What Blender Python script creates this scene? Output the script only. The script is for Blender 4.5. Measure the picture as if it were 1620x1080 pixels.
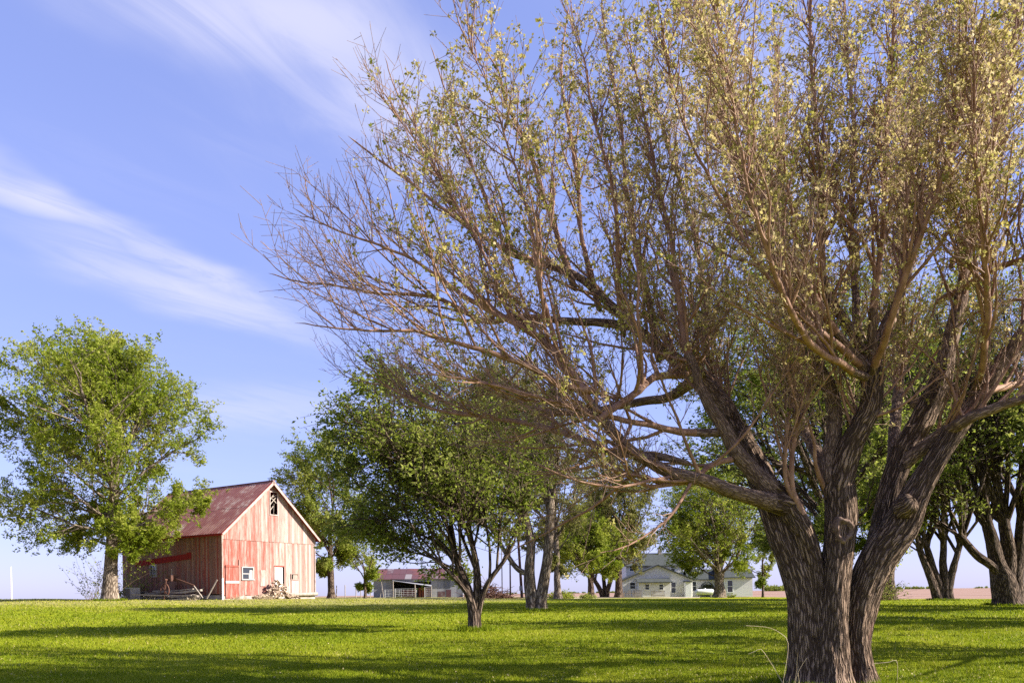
import bpy, math, random
import numpy as np
from mathutils import Vector, Matrix

R = math.radians
scene = bpy.context.scene
for o in list(bpy.data.objects):
    bpy.data.objects.remove(o)
C = scene.collection

# ------------------------------------------------------------------ camera
EYE = 1.62                      # eye height above the lawn under the camera
F = 1260.0                      # focal length in photo pixels (28 mm on 36 mm)
PX0, PY0 = 810.0, 938.5         # principal point (verticals are parallel: shifted lens)
ROLL = math.atan(0.0125)
cam = bpy.data.cameras.new('camera')
cam.lens = 28.0
cam.sensor_width = 36.0
cam.shift_y = (PY0 - 540.0) / 1620.0
cam.clip_start = 0.1
cam.clip_end = 20000
co = bpy.data.objects.new('camera', cam)
C.objects.link(co)
co.location = (0, 0, EYE)
co.rotation_euler = (Matrix.Rotation(R(90), 3, 'X') @ Matrix.Rotation(-ROLL, 3, 'Z')).to_euler()
scene.camera = co

# ------------------------------------------------------------------ sky and sun
SUN_EL, SUN_AZ = R(32), R(97)          # azimuth clockwise from +Y: from the right, a little behind us
w = bpy.data.worlds.new('World')
scene.world = w
w.use_nodes = True
nt = w.node_tree
nt.nodes.clear()


def N(t, typ, **kw):
    n = t.nodes.new(typ)
    for k, v in kw.items():
        if k.startswith('i_'):
            n.inputs[int(k[2:])].default_value = v
        else:
            setattr(n, k, v)
    return n


def MATH(t, op, a, b=None, c=None, clamp=False):
    n = t.nodes.new('ShaderNodeMath')
    n.operation = op
    n.use_clamp = clamp
    for i, s in enumerate((a, b, c)):
        if s is None:
            continue
        if isinstance(s, (int, float)):
            n.inputs[i].default_value = s
        else:
            t.links.new(s, n.inputs[i])
    return n.outputs[0]


def MIXC(t, fac, a, b, mode='MIX'):
    n = t.nodes.new('ShaderNodeMix')
    n.data_type = 'RGBA'
    n.blend_type = mode
    n.clamp_factor = True
    for sock, s in ((n.inputs[0], fac), (n.inputs[6], a), (n.inputs[7], b)):
        if isinstance(s, (int, float)):
            sock.default_value = s
        elif isinstance(s, tuple):
            sock.default_value = (s[0], s[1], s[2], 1)
        else:
            t.links.new(s, sock)
    return n.outputs[2]


def SMOOTH(t, v, lo, hi, a=0.0, b=1.0):
    n = t.nodes.new('ShaderNodeMapRange')
    n.interpolation_type = 'SMOOTHSTEP'
    n.inputs[1].default_value = lo
    n.inputs[2].default_value = hi
    n.inputs[3].default_value = a
    n.inputs[4].default_value = b
    t.links.new(v, n.inputs[0])
    return n.outputs[0]


sky = N(nt, 'ShaderNodeTexSky', sky_type='NISHITA', sun_disc=False, sun_elevation=SUN_EL,
        sun_rotation=SUN_AZ, altitude=200, air_density=1.0, dust_density=0.6, ozone_density=3.0)
# thin cirrus on a flat layer high above: position = direction / height
tc = N(nt, 'ShaderNodeTexCoord')
sp = N(nt, 'ShaderNodeSeparateXYZ')
nt.links.new(tc.outputs['Generated'], sp.inputs[0])
zz = MATH(nt, 'MAXIMUM', sp.outputs[2], 0.03)
cu = MATH(nt, 'DIVIDE', sp.outputs[0], zz)
cv = MATH(nt, 'DIVIDE', sp.outputs[1], zz)
cb = N(nt, 'ShaderNodeCombineXYZ')
nt.links.new(cu, cb.inputs[0])
nt.links.new(cv, cb.inputs[1])


def cloud_noise(rot, sx, sy, scale, detail, rough, dist):
    m = N(nt, 'ShaderNodeMapping', vector_type='TEXTURE')
    m.inputs['Rotation'].default_value = (0, 0, rot)
    m.inputs['Scale'].default_value = (1 / sx, 1 / sy, 1)
    nt.links.new(cb.outputs[0], m.inputs[0])
    n = N(nt, 'ShaderNodeTexNoise')
    n.inputs['Scale'].default_value = scale
    n.inputs['Detail'].default_value = detail
    n.inputs['Roughness'].default_value = rough
    n.inputs['Distortion'].default_value = dist
    nt.links.new(m.outputs[0], n.inputs['Vector'])
    return n.outputs[0]


def cloud_bank(u, v, rot, su, sv, amp):
    """one bank of cirrus on the layer at (u, v), su by sv in size"""
    m = N(nt, 'ShaderNodeMapping', vector_type='TEXTURE')
    m.inputs['Location'].default_value = (u, v, 0)
    m.inputs['Rotation'].default_value = (0, 0, rot)
    m.inputs['Scale'].default_value = (su, sv, 1)
    nt.links.new(wob.outputs[0], m.inputs[0])
    l = N(nt, 'ShaderNodeVectorMath', operation='LENGTH')
    nt.links.new(m.outputs[0], l.inputs[0])
    return MATH(nt, 'MULTIPLY', SMOOTH(nt, l.outputs[1], 0.0, 1.0, 1.0, 0.0), amp)


wn = N(nt, 'ShaderNodeTexNoise')
wn.inputs['Scale'].default_value = 2.6
wn.inputs['Detail'].default_value = 3
nt.links.new(cb.outputs[0], wn.inputs['Vector'])
ws = N(nt, 'ShaderNodeVectorMath', operation='MULTIPLY_ADD')
ws.inputs[1].default_value = (0.34, 0.34, 0)
ws.inputs[2].default_value = (-0.17, -0.17, 0)
nt.links.new(wn.outputs['Color'], ws.inputs[0])
wob = N(nt, 'ShaderNodeVectorMath', operation='ADD')
nt.links.new(cb.outputs[0], wob.inputs[0])
nt.links.new(ws.outputs[0], wob.inputs[1])
fine = cloud_noise(R(58), 0.7, 2.0, 2.4, 9, 0.64, 1.1)
broad = cloud_noise(R(25), 0.7, 1.3, 0.55, 4, 0.55, 0.3)
banks = None
for b in ((-0.37, 1.42, R(30), 0.62, 0.28, 1.0), (-0.22, 1.66, R(40), 0.5, 0.3, .8), (-1.17, 1.95, R(62), 0.6, 0.14, 1.0), (-0.93, 2.42, R(64), 0.6, 0.16, 0.9),
          (-1.02, 2.62, R(62), 0.85, 0.32, 0.95), (-1.4, 4.3, R(0), 1.2, 0.8, 0.5),
          (0.6, 1.9, R(60), 0.9, 0.3, 0.7), (-3.2, 3.4, R(50), 1.6, 0.5, 0.7), (2.4, 2.0, R(55), 1.3, .4, .8),
          (1.0, -1.8, R(60), 1.4, .5, .8), (-1.8, -1.0, R(60), 1.5, .4, .8)):
    s = cloud_bank(*b)
    banks = s if banks is None else MATH(nt, 'MAXIMUM', banks, s)
banks = MATH(nt, 'MULTIPLY', banks, SMOOTH(nt, fine, 0.22, 0.6, 0.3, 1.0))
veil = MATH(nt, 'MULTIPLY', SMOOTH(nt, broad, 0.47, 0.75), SMOOTH(nt, fine, 0.35, 0.7, 0.1, 0.45))
cl = MATH(nt, 'ADD', banks, MATH(nt, 'MULTIPLY', veil, 0.55), clamp=True)
cl = MATH(nt, 'MULTIPLY', cl, SMOOTH(nt, sp.outputs[2], 0.02, 0.2))
gm = N(nt, 'ShaderNodeGamma')
gm.inputs[1].default_value = 0.5
nt.links.new(sky.outputs[0], gm.inputs[0])
tinted = MIXC(nt, 1.0, gm.outputs[0], (0.80, 0.805, 1.29), 'MULTIPLY')
skyc = MIXC(nt, MATH(nt, 'MULTIPLY', cl, 0.62), tinted, (2.3, 2.25, 2.65))
bg = N(nt, 'ShaderNodeBackground')
bg.inputs[1].default_value = 0.15
nt.links.new(skyc, bg.inputs[0])
wo = N(nt, 'ShaderNodeOutputWorld')
nt.links.new(bg.outputs[0], wo.inputs[0])

sun = bpy.data.lights.new('sun', 'SUN')
sun.energy = 4.6
sun.angle = R(0.53)
sun.color = (1.0, 0.935, 0.84)
so = bpy.data.objects.new('sun', sun)
C.objects.link(so)
S = Vector((math.sin(SUN_AZ) * math.cos(SUN_EL), math.cos(SUN_AZ) * math.cos(SUN_EL), math.sin(SUN_EL)))
so.rotation_euler = S.to_track_quat('Z', 'Y').to_euler()
so.location = S * 60

vs = scene.view_settings
vs.view_transform = 'Standard'
vs.look = 'None'
vs.gamma = 1.0
vs.exposure = 1.5
vs.use_curve_mapping = False
scene.render.engine = 'CYCLES'
scene.cycles.max_bounces = 6
scene.cycles.diffuse_bounces = 3
scene.cycles.transmission_bounces = 4
scene.cycles.transparent_max_bounces = 4
scene.cycles.use_denoising = False

# ------------------------------------------------------------------ helpers
rnd = random.Random(5)


def tag(o, label=None, cat=None, group=None, kind=None):
    if label: o['label'] = label
    if cat: o['category'] = cat
    if group: o['group'] = group
    if kind: o['kind'] = kind
    return o


def empty(name, loc=(0, 0, 0), rz=0.0):
    o = bpy.data.objects.new(name, None)
    o.empty_display_size = 0.3
    C.objects.link(o)
    o.location = loc
    o.rotation_euler = (0, 0, rz)
    return o


def link(name, me, mat=None, parent=None, loc=None, rot=None, scale=None):
    o = bpy.data.objects.new(name, me)
    C.objects.link(o)
    if mat is not None and len(me.materials) == 0:
        me.materials.append(mat)
    if parent is not None:
        o.parent = parent
    if loc is not None: o.location = loc
    if rot is not None: o.rotation_euler = rot
    if scale is not None: o.scale = scale
    return o


def fastmesh(name, V, Fc, uv=None, tint=None, smooth=False):
    """V (n,3); Fc (m,3) or (m,4) int; uv per vertex (n,2); tint per face (m,)"""
    V = np.ascontiguousarray(V, dtype=np.float32)
    Fc = np.ascontiguousarray(Fc, dtype=np.int32)
    m, k = Fc.shape
    me = bpy.data.meshes.new(name)
    me.vertices.add(len(V))
    me.vertices.foreach_set('co', V.ravel())
    me.loops.add(m * k)
    me.loops.foreach_set('vertex_index', Fc.ravel())
    me.polygons.add(m)
    me.polygons.foreach_set('loop_start', np.arange(0, m * k, k, dtype=np.int32))
    if smooth:
        me.polygons.foreach_set('use_smooth', np.ones(m, dtype=bool))
    if uv is not None:
        l = me.uv_layers.new(name='UVMap')
        l.data.foreach_set('uv', np.ascontiguousarray(uv[Fc.ravel()], dtype=np.float32).ravel())
    if tint is not None:
        a = me.attributes.new('tint', 'FLOAT', 'FACE')
        a.data.foreach_set('value', np.ascontiguousarray(tint, dtype=np.float32))
    me.update(calc_edges=True)
    return me


class MB:
    """collects boxes, bars and polygons into one mesh"""
    def __init__(s):
        s.v, s.f = [], []

    def poly(s, pts, faces):
        n = len(s.v)
        s.v += [tuple(p) for p in pts]
        s.f += [tuple(i + n for i in f) for f in faces]
        return s

    def box(s, x0, x1, y0, y1, z0, z1):
        return s.poly([(x0, y0, z0), (x1, y0, z0), (x1, y1, z0), (x0, y1, z0),
                       (x0, y0, z1), (x1, y0, z1), (x1, y1, z1), (x0, y1, z1)], BOXF)

    def bar(s, a, b, r, r2=None, n=8):
        a, b = Vector(a), Vector(b)
        d = (b - a).normalized()
        p = d.orthogonal().normalized()
        q = d.cross(p)
        r2 = r if r2 is None else r2
        pts = []
        for c, rr in ((a, r), (b, r2)):
            for i in range(n):
                t = 2 * math.pi * i / n
                pts.append(c + (p * math.cos(t) + q * math.sin(t)) * rr)
        fs = [(i, (i + 1) % n, n + (i + 1) % n, n + i) for i in range(n)]
        fs += [tuple(range(n - 1, -1, -1)), tuple(range(n, 2 * n))]
        return s.poly(pts, fs)

    def beam(s, a, b, w_, h_):
        """rectangular bar from a to b, w_ wide (horizontal), h_ high"""
        a, b = Vector(a), Vector(b)
        d = (b - a).normalized()
        up = Vector((0, 0, 1)) if abs(d.z) < .95 else Vector((0, 1, 0))
        p = d.cross(up).normalized() * (w_ / 2)
        q = d.cross(p).normalized() * (h_ / 2)
        pts = [c + x for c in (a, b) for x in (p + q, -p + q, -p - q, p - q)]
        return s.poly(pts, [(0, 1, 2, 3), (7, 6, 5, 4), (0, 4, 5, 1), (1, 5, 6, 2), (2, 6, 7, 3), (3, 7, 4, 0)])

    def extr(s, prof, y0, y1):
        """prism: profile in x,z extruded along y"""
        n = len(prof)
        pts = [(x, y0, z) for x, z in prof] + [(x, y1, z) for x, z in prof]
        fs = [(i, (i + 1) % n, n + (i + 1) % n, n + i) for i in range(n)]
        fs += [tuple(range(n - 1, -1, -1)), tuple(range(n, 2 * n))]
        return s.poly(pts, fs)

    def mesh(s, name):
        me = bpy.data.meshes.new(name)
        me.from_pydata(s.v, [], s.f)
        import bmesh
        bm = bmesh.new()
        bm.from_mesh(me)
        bmesh.ops.recalc_face_normals(bm, faces=bm.faces)
        bm.to_mesh(me)
        bm.free()
        return me

    def build(s, name, mat, parent=None, **kw):
        return link(name, s.mesh(name), mat, parent, **kw)


BOXF = [(0, 3, 2, 1), (4, 5, 6, 7), (0, 1, 5, 4), (1, 2, 6, 5), (2, 3, 7, 6), (3, 0, 4, 7)]
CR, SR = math.cos(ROLL), math.sin(ROLL)


def at(px, py, d):
    """world point of photo pixel (px, py) at distance d along the view"""
    a, b = px - PX0, PY0 - py
    a2 = a * CR + b * SR
    b2 = -a * SR + b * CR
    return Vector((a2 / F * d, d, EYE + b2 / F * d))


def ss(a, b, x):
    t = np.clip((np.asarray(x, dtype=float) - a) / (b - a), 0, 1)
    return t * t * (3 - 2 * t)


PY = [-40, 0, 13, 25, 38, 50, 62, 120, 160, 400]
PD = [1.62, 1.62, 1.57, 1.15, .82, .60, .45, .50, .9, 1.3]


def ground(x, y):
    """height of the terrain"""
    x = np.asarray(x, dtype=float)
    y = np.asarray(y, dtype=float)
    d = np.interp(y, PY, PD) + .0125 * np.clip(x, -40, 45) * ss(12, 50, y) * (1 - ss(130, 300, y))
    d = d + .035 * np.sin(x * .31 + 1.3) * np.sin(y * .27) + .015 * np.sin(x * .9 + y * .5)
    d = d + (1.3 - d) * ss(45, 140, np.abs(x))
    return EYE - d


def gz(x, y):
    return float(ground(x, y))


def gat(px, d):
    p = at(px, PY0, d)
    return Vector((p.x, p.y, gz(p.x, p.y)))


# ------------------------------------------------------------------ materials
def newmat(name):
    m = bpy.data.materials.new(name)
    m.use_nodes = True
    t = m.node_tree
    b = t.nodes['Principled BSDF']
    b.inputs['Roughness'].default_value = 0.85
    b.inputs['Specular IOR Level'].default_value = 0.25
    return m, t, b


def NOISE(t, vec, scale, detail=3.0, rough=0.55, dist=0.0, out=0):
    n = t.nodes.new('ShaderNodeTexNoise')
    n.inputs['Scale'].default_value = scale
    n.inputs['Detail'].default_value = detail
    n.inputs['Roughness'].default_value = rough
    n.inputs['Distortion'].default_value = dist
    if vec is not None:
        t.links.new(vec, n.inputs['Vector'])
    return n.outputs[out]


def POS(t, sx=1, sy=1, sz=1, kind='pos'):
    if kind == 'pos':
        s = t.nodes.new('ShaderNodeNewGeometry').outputs['Position']
    elif kind == 'uv':
        s = t.nodes.new('ShaderNodeUVMap').outputs[0]
    else:
        s = t.nodes.new('ShaderNodeTexCoord').outputs['Object']
    m = t.nodes.new('ShaderNodeMapping')
    m.inputs['Scale'].default_value = (sx, sy, sz)
    t.links.new(s, m.inputs[0])
    return m.outputs[0]


def RAMP(t, fac, stops):
    n = t.nodes.new('ShaderNodeValToRGB')
    e = n.color_ramp.elements
    while len(e) > 1:
        e.remove(e[-1])
    e[0].position = stops[0][0]
    e[0].color = (*stops[0][1], 1)
    for p, c in stops[1:]:
        x = e.new(p)
        x.color = (*c, 1)
    t.links.new(fac, n.inputs[0])
    return n.outputs[0]


def BUMP(t, b, h, strength=.5, dist=.02):
    n = t.nodes.new('ShaderNodeBump')
    n.inputs['Strength'].default_value = strength
    n.inputs['Distance'].default_value = dist
    t.links.new(h, n.inputs['Height'])
    t.links.new(n.outputs[0], b.inputs['Normal'])


def plain(name, c1, c2, scale=3.0, rough=.8, bump=0.0, sz=1.0, spec=.25, metal=0.0, detail=4):
    m, t, b = newmat(name)
    n = NOISE(t, POS(t, 1, 1, sz), scale, detail, .6)
    t.links.new(RAMP(t, n, [(.3, c1), (.7, c2)]), b.inputs['Base Color'])
    b.inputs['Roughness'].default_value = rough
    b.inputs['Specular IOR Level'].default_value = spec
    b.inputs['Metallic'].default_value = metal
    if bump:
        BUMP(t, b, n, bump, .02)
    return m


def leafmat(name, stops, transl=.35, rough=.55):
    m, t, b = newmat(name)
    a = t.nodes.new('ShaderNodeAttribute')
    a.attribute_name = 'tint'
    c = RAMP(t, a.outputs['Fac'], stops)
    t.links.new(c, b.inputs['Base Color'])
    b.inputs['Roughness'].default_value = rough
    b.inputs['Specular IOR Level'].default_value = .12
    tr = t.nodes.new('ShaderNodeBsdfTranslucent')
    t.links.new(c, tr.inputs[0])
    mx = t.nodes.new('ShaderNodeMixShader')
    mx.inputs[0].default_value = transl
    t.links.new(b.outputs[0], mx.inputs[1])
    t.links.new(tr.outputs[0], mx.inputs[2])
    t.links.new(mx.outputs[0], t.nodes['Material Output'].inputs[0])
    return m


def barkmat(name, dark, mid, light, fu=20.0, fv=4.5, bump=1.0, dist=.03):
    m, t, b = newmat(name)
    uv = POS(t, 1, 1, 1, 'uv')
    wv = NOISE(t, uv, 6.0, 3, .6, 0, 1)
    va = t.nodes.new('ShaderNodeVectorMath')
    va.operation = 'MULTIPLY_ADD'
    va.inputs[1].default_value = (.10, .20, 0)
    t.links.new(wv, va.inputs[0])
    t.links.new(uv, va.inputs[2])
    mp = t.nodes.new('ShaderNodeMapping')
    mp.inputs['Scale'].default_value = (fu, fv, 1)
    t.links.new(va.outputs[0], mp.inputs[0])
    vo = t.nodes.new('ShaderNodeTexVoronoi')
    vo.feature = 'DISTANCE_TO_EDGE'
    vo.inputs['Scale'].default_value = 1.0
    t.links.new(mp.outputs[0], vo.inputs['Vector'])
    fib = NOISE(t, POS(t, 55, 6, 1, 'uv'), 1.0, 5, .7)
    ridge = SMOOTH(t, vo.outputs[0], 0.0, 0.28)
    h = MATH(t, 'ADD', ridge, MATH(t, 'MULTIPLY', fib, .55))
    big = NOISE(t, POS(t, 1, 1, .6), 1.7, 4, .6)
    c1 = MIXC(t, SMOOTH(t, MATH(t, 'ADD', fib, MATH(t, 'MULTIPLY', big, .6)), .45, 1.15), mid, light)
    col = MIXC(t, ridge, dark, c1)
    t.links.new(col, b.inputs['Base Color'])
    b.inputs['Roughness'].default_value = .92
    b.inputs['Specular IOR Level'].default_value = .12
    BUMP(t, b, h, bump, dist)
    return m


M = {}
M['bark'] = barkmat('bark_furrowed', (.05, .031, .02), (.185, .122, .083), (.38, .27, .19), 22, 3.2, .9, .045)
M['bark_limb'] = barkmat('bark_limb', (.085, .055, .038), (.21, .14, .098), (.37, .265, .19), 26, 6, .6, .015)
M['bark_far'] = barkmat('bark_far', (.03, .02, .014), (.12, .082, .058), (.27, .20, .15), 9, 2.2, .9, .05)
M['bark_red'] = plain('bark_shoot', (.17, .085, .05), (.37, .22, .14), 9, .75, .25, .4)
M['bark_twig'] = plain('bark_twig', (.17, .10, .066), (.34, .22, .15), 14, .8)
M['bark_pale'] = barkmat('bark_pale', (.07, .05, .035), (.24, .18, .13), (.42, .34, .26), 9, 2.2, .8, .04)
M['leaf_lime'] = leafmat('leaf_lime', [(0, (.10, .15, .008)), (.5, (.23, .28, .022)), (1, (.44, .44, .09))], .48)
M['leaf_green'] = leafmat('leaf_green', [(0, (.085, .125, .012)), (.5, (.225, .27, .034)), (1, (.45, .46, .12))], .56)
M['leaf_olive'] = leafmat('leaf_olive', [(0, (.10, .11, .022)), (.5, (.20, .20, .045)), (1, (.33, .29, .10))], .42)
M['leaf_bud'] = leafmat('leaf_bud', [(0, (.18, .20, .03)), (.3, (.36, .33, .075)), (.7, (.54, .46, .17)), (1, (.62, .51, .25))], .40)
M['leaf_dark'] = leafmat('leaf_dark', [(0, (.075, .105, .014)), (.5, (.17, .205, .032)), (1, (.33, .33, .08))], .56)


# ------------------------------------------------------------------ tree kit (all levels grown at once with numpy)
def unit(a):
    return a / np.maximum(np.linalg.norm(a, axis=-1, keepdims=True), 1e-9)


def tubes(P, Rr, sides, ref=None):
    """P (n,k,3) centre lines, Rr (n,k) radii -> verts, quads, uv"""
    n, k, _ = P.shape
    T = np.empty_like(P)
    T[:, 1:-1] = P[:, 2:] - P[:, :-2]
    T[:, 0] = P[:, 1] - P[:, 0]
    T[:, -1] = P[:, -1] - P[:, -2]
    T = unit(T)
    if ref is None:
        ref = np.array([0.13, 0.99, 0.05])
    ref = np.broadcast_to(ref, (n, 1, 3))
    A = ref - T * (T * ref).sum(-1, keepdims=True)
    bad = np.linalg.norm(A, axis=-1) < .25
    if bad.any():
        r2 = np.array([0.98, 0.1, 0.17])
        A2 = r2 - T * (T * r2).sum(-1, keepdims=True)
        bb = bad.any(axis=1)
        A[bb] = A2[bb]
    A = unit(A)
    B = np.cross(T, A)
    th = np.arange(sides) * 2 * math.pi / sides
    V = P[:, :, None, :] + Rr[:, :, None, None] * (A[:, :, None, :] * np.cos(th)[None, None, :, None] + B[:, :, None, :] * np.sin(th)[None, None, :, None])
    L = np.concatenate([np.zeros((n, 1)), np.cumsum(np.linalg.norm(np.diff(P, axis=1), axis=-1), axis=1)], axis=1)
    u = (np.arange(sides) / sides)[None, None, :] * (2 * math.pi * Rr.max(axis=1))[:, None, None]
    UV = np.stack([np.broadcast_to(u, (n, k, sides)), np.broadcast_to(L[:, :, None], (n, k, sides))], -1)
    i = np.arange(n)[:, None, None] * (k * sides)
    a = np.arange(k - 1)[None, :, None] * sides
    j = np.arange(sides)[None, None, :]
    j2 = (j + 1) % sides
    Q = np.stack(np.broadcast_arrays(i + a + j, i + a + j2, i + a + sides + j2, i + a + sides + j), -1)
    return V.reshape(-1, 3), Q.reshape(-1, 4), UV.reshape(-1, 2)


def join(parts):
    Vs, Qs, Us, off = [], [], [], 0
    for V, Q, U in parts:
        Vs.append(V); Qs.append(Q + off); Us.append(U)
        off += len(V)
    return np.concatenate(Vs), np.concatenate(Qs), np.concatenate(Us)


def grow(rng, p, d, L, r0, r1, k, wig, up=0.0, pull=None):
    """grow n branches of k segments; up: bend to the sky per segment; pull: constant pull"""
    n = len(p)
    P = np.empty((n, k + 1, 3))
    P[:, 0] = p
    d = unit(d)
    st = (L / k)[:, None]
    for i in range(k):
        d = d + rng.normal(0, wig, (n, 3))
        d[:, 2] += up
        if pull is not None:
            d = d + pull
        d = unit(d)
        P[:, i + 1] = P[:, i] + d * st
    t = np.linspace(0, 1, k + 1)[None, :]
    r0 = np.broadcast_to(r0, (n,))[:, None]
    r1 = np.broadcast_to(r1, (n,))[:, None]
    return P, r0 * (1 - t) ** .8 + r1 * (1 - (1 - t) ** .8)


def spawn(rng, P, Rr, n, lo, hi, ang, asd, up=0.0, pull=None, flat=0.0):
    """n children (int or array) per branch -> pos, dir, radius there, t, parent index"""
    N_, K, _ = P.shape
    cnt = np.broadcast_to(n, (N_,)).astype(int)
    idx = np.repeat(np.arange(N_), cnt)
    m = len(idx)
    first = np.concatenate([[0], np.cumsum(cnt)[:-1]])
    rank = np.arange(m) - np.repeat(first, cnt)
    t = lo + (hi - lo) * (rank + rng.uniform(0, 1, m)) / np.maximum(cnt[idx], 1)
    f = np.clip(t, 0, .9999) * (K - 1)
    i = f.astype(int)
    fr = (f - i)[:, None]
    pos = P[idx, i] * (1 - fr) + P[idx, i + 1] * fr
    tan = unit(P[idx, i + 1] - P[idx, i])
    rad = Rr[idx, i] * (1 - fr[:, 0]) + Rr[idx, i + 1] * fr[:, 0]
    q = rng.normal(0, 1, (m, 3))
    q[:, 2] *= (1 - flat)
    q = unit(q - tan * (q * tan).sum(-1, keepdims=True))
    a = rng.normal(ang, asd, m)[:, None]
    d = tan * np.cos(a) + q * np.sin(a)
    d[:, 2] += up
    if pull is not None:
        d = d + pull
    return pos, unit(d), rad, t, idx


def leaves(rng, P, n, lo, hi, size, droop=.3, pull=None, wide=.55, clump=1, spread=.0):
    """leaf blades along twigs: folded diamonds, n per twig"""
    N_, K, _ = P.shape
    m = N_ * n
    idx = np.repeat(np.arange(N_), n)
    t = rng.uniform(lo, hi, m)
    f = np.clip(t, 0, .9999) * (K - 1)
    i = f.astype(int)
    fr = (f - i)[:, None]
    pos = P[idx, i] * (1 - fr) + P[idx, i + 1] * fr
    if clump > 1:
        pos = np.repeat(pos, clump, axis=0)
        m *= clump
    if spread:
        pos = pos + rng.normal(0, spread, (m, 3))
    d = rng.normal(0, 1, (m, 3))
    d[:, 2] -= droop
    if pull is not None:
        d = d + pull
    d = unit(d)
    q = rng.normal(0, 1, (m, 3))
    q = unit(q - d * (q * d).sum(-1, keepdims=True))
    nn = np.cross(d, q)
    s = (size * rng.uniform(.6, 1.3, m))[:, None]
    V = np.empty((m, 4, 3))
    V[:, 0] = pos
    V[:, 1] = pos + d * s * .5 + q * s * wide * .5 + nn * s * .12
    V[:, 2] = pos + d * s + nn * s * rng.uniform(-.25, .1, (m, 1))
    V[:, 3] = pos + d * s * .5 - q * s * wide * .5 + nn * s * .12
    Q = np.arange(m * 4).reshape(m, 4)
    return V.reshape(-1, 3), Q


def resample(pts, n):
    """Catmull-Rom through pts (rows x,y,z,r) -> n rows, evenly spaced"""
    p = np.asarray(pts, dtype=float)
    p = np.vstack([2 * p[0] - p[1], p, 2 * p[-1] - p[-2]])
    out = []
    for i in range(1, len(p) - 2):
        for t in np.linspace(0, 1, 10, endpoint=False):
            a, b, c, d = p[i - 1:i + 3]
            out.append(.5 * (2 * b + (c - a) * t + (2 * a - 5 * b + 4 * c - d) * t * t + (3 * b - a - 3 * c + d) * t ** 3))
    out.append(p[-2])
    out = np.array(out)
    L = np.concatenate([[0], np.cumsum(np.linalg.norm(np.diff(out[:, :3], axis=0), axis=1))])
    s = np.linspace(0, L[-1], n)
    return np.stack([np.interp(s, L, out[:, j]) for j in range(4)], 1), L[-1]


def lumpy(P, Rr, sides, rng, amp=.06, furrow=0.0, flare=0.0):
    """one hand-laid stem with uneven girth (and lengthwise ridges)"""
    V, Q, UV = tubes(P[None], Rr[None], sides)
    k = len(P)
    th = np.arange(sides) * 2 * math.pi / sides
    v = np.linspace(0, 1, k)[:, None]
    g = np.zeros((k, sides))
    for _ in range(5):
        a, b_, ph = rng.integers(1, 5), rng.uniform(2, 14), rng.uniform(0, 6.28)
        g += amp * .5 * np.sin(a * th[None] + b_ * v + ph) * rng.uniform(.4, 1)
    if furrow:
        for _ in range(4):
            a, b_, ph = rng.integers(9, 22), rng.uniform(-25, 25), rng.uniform(0, 6.28)
            g += furrow * np.sin(a * th[None] + b_ * v + 1.5 * np.sin(9 * v + ph) + ph) * .5
    if flare:
        g += flare * np.maximum(0, 1 - v * 7) ** 2 * (1 + .55 * np.sin(4 * th[None] + 1.1) + .3 * np.sin(7 * th[None]))
    c = np.repeat(P, sides, axis=0)
    V = c + (V - c) * (1 + g.reshape(-1, 1))
    return V, Q, UV


# ------------------------------------------------------------------ the ground
def lawn_end(q):
    """how far the mown lawn reaches along each direction q = x / (y + 15)"""
    return np.interp(q, [-2, -.42, -.33, -.22, -.1, 0, .25, .285, .33, 2], [66, 66, 74, 108, 112, 124, 126, 120, 70, 62])


qs = np.concatenate([np.linspace(-2, -.6, 16)[:-1], np.linspace(-.6, .75, 130), np.linspace(.75, 2, 15)[1:]])
ts = np.linspace(0, 1, 140) ** 1.15
QQ, TT = np.meshgrid(qs, ts)
YY = -12 + TT * (lawn_end(QQ) + 12)
XX = QQ * (YY + 15)
ZZ = ground(XX, YY)
nr, nc = YY.shape
ii = (np.arange(nr - 1)[:, None] * nc + np.arange(nc - 1)[None, :])
Qd = np.stack([ii, ii + 1, ii + nc + 1, ii + nc], -1).reshape(-1, 4)

m, t, b = newmat('lawn_turf')
g1 = NOISE(t, POS(t), 0.16, 5, .65)
g2 = NOISE(t, POS(t, 1, 1, 1), 2.6, 5, .7)
g3 = NOISE(t, POS(t, 1, 1, 1), 30.0, 3, .7)
turf = RAMP(t, MATH(t, 'ADD', MATH(t, 'MULTIPLY', g1, .55), MATH(t, 'MULTIPLY', MATH(t, 'ADD', g2, g3), .28)),
            [(.36, (.10, .14, .006)), (.52, (.19, .225, .010)), (.70, (.30, .295, .022))])
# worn, dry grass in the yard by the barn and shed
sy = N(t, 'ShaderNodeSeparateXYZ')
t.links.new(POS(t), sy.inputs[0])
dm = MATH(t, 'ADD', sy.outputs[1], MATH(t, 'MULTIPLY', MATH(t, 'SUBTRACT', g1, .5), 30))
dm = MATH(t, 'SUBTRACT', dm, MATH(t, 'MULTIPLY', MATH(t, 'MAXIMUM', sy.outputs[0], -6.0), 2.2))
dry = MATH(t, 'MULTIPLY', SMOOTH(t, dm, 50, 66), MATH(t, 'ADD', MATH(t, 'MULTIPLY', g2, .8), .25), clamp=True)
t.links.new(MIXC(t, dry, turf, (.33, .28, .12)), b.inputs['Base Color'])
b.inputs['Roughness'].default_value = 1.0
b.inputs['Specular IOR Level'].default_value = .05
BUMP(t, b, MATH(t, 'ADD', g2, MATH(t, 'MULTIPLY', g3, .7)), .9, .08)
M['lawn'] = m
lawn = link('lawn', fastmesh('lawn', np.stack([XX, YY, ZZ], -1).reshape(-1, 3), Qd, smooth=True), M['lawn'])
tag(lawn, 'bright green mown lawn of the farmyard', kind='structure')

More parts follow.
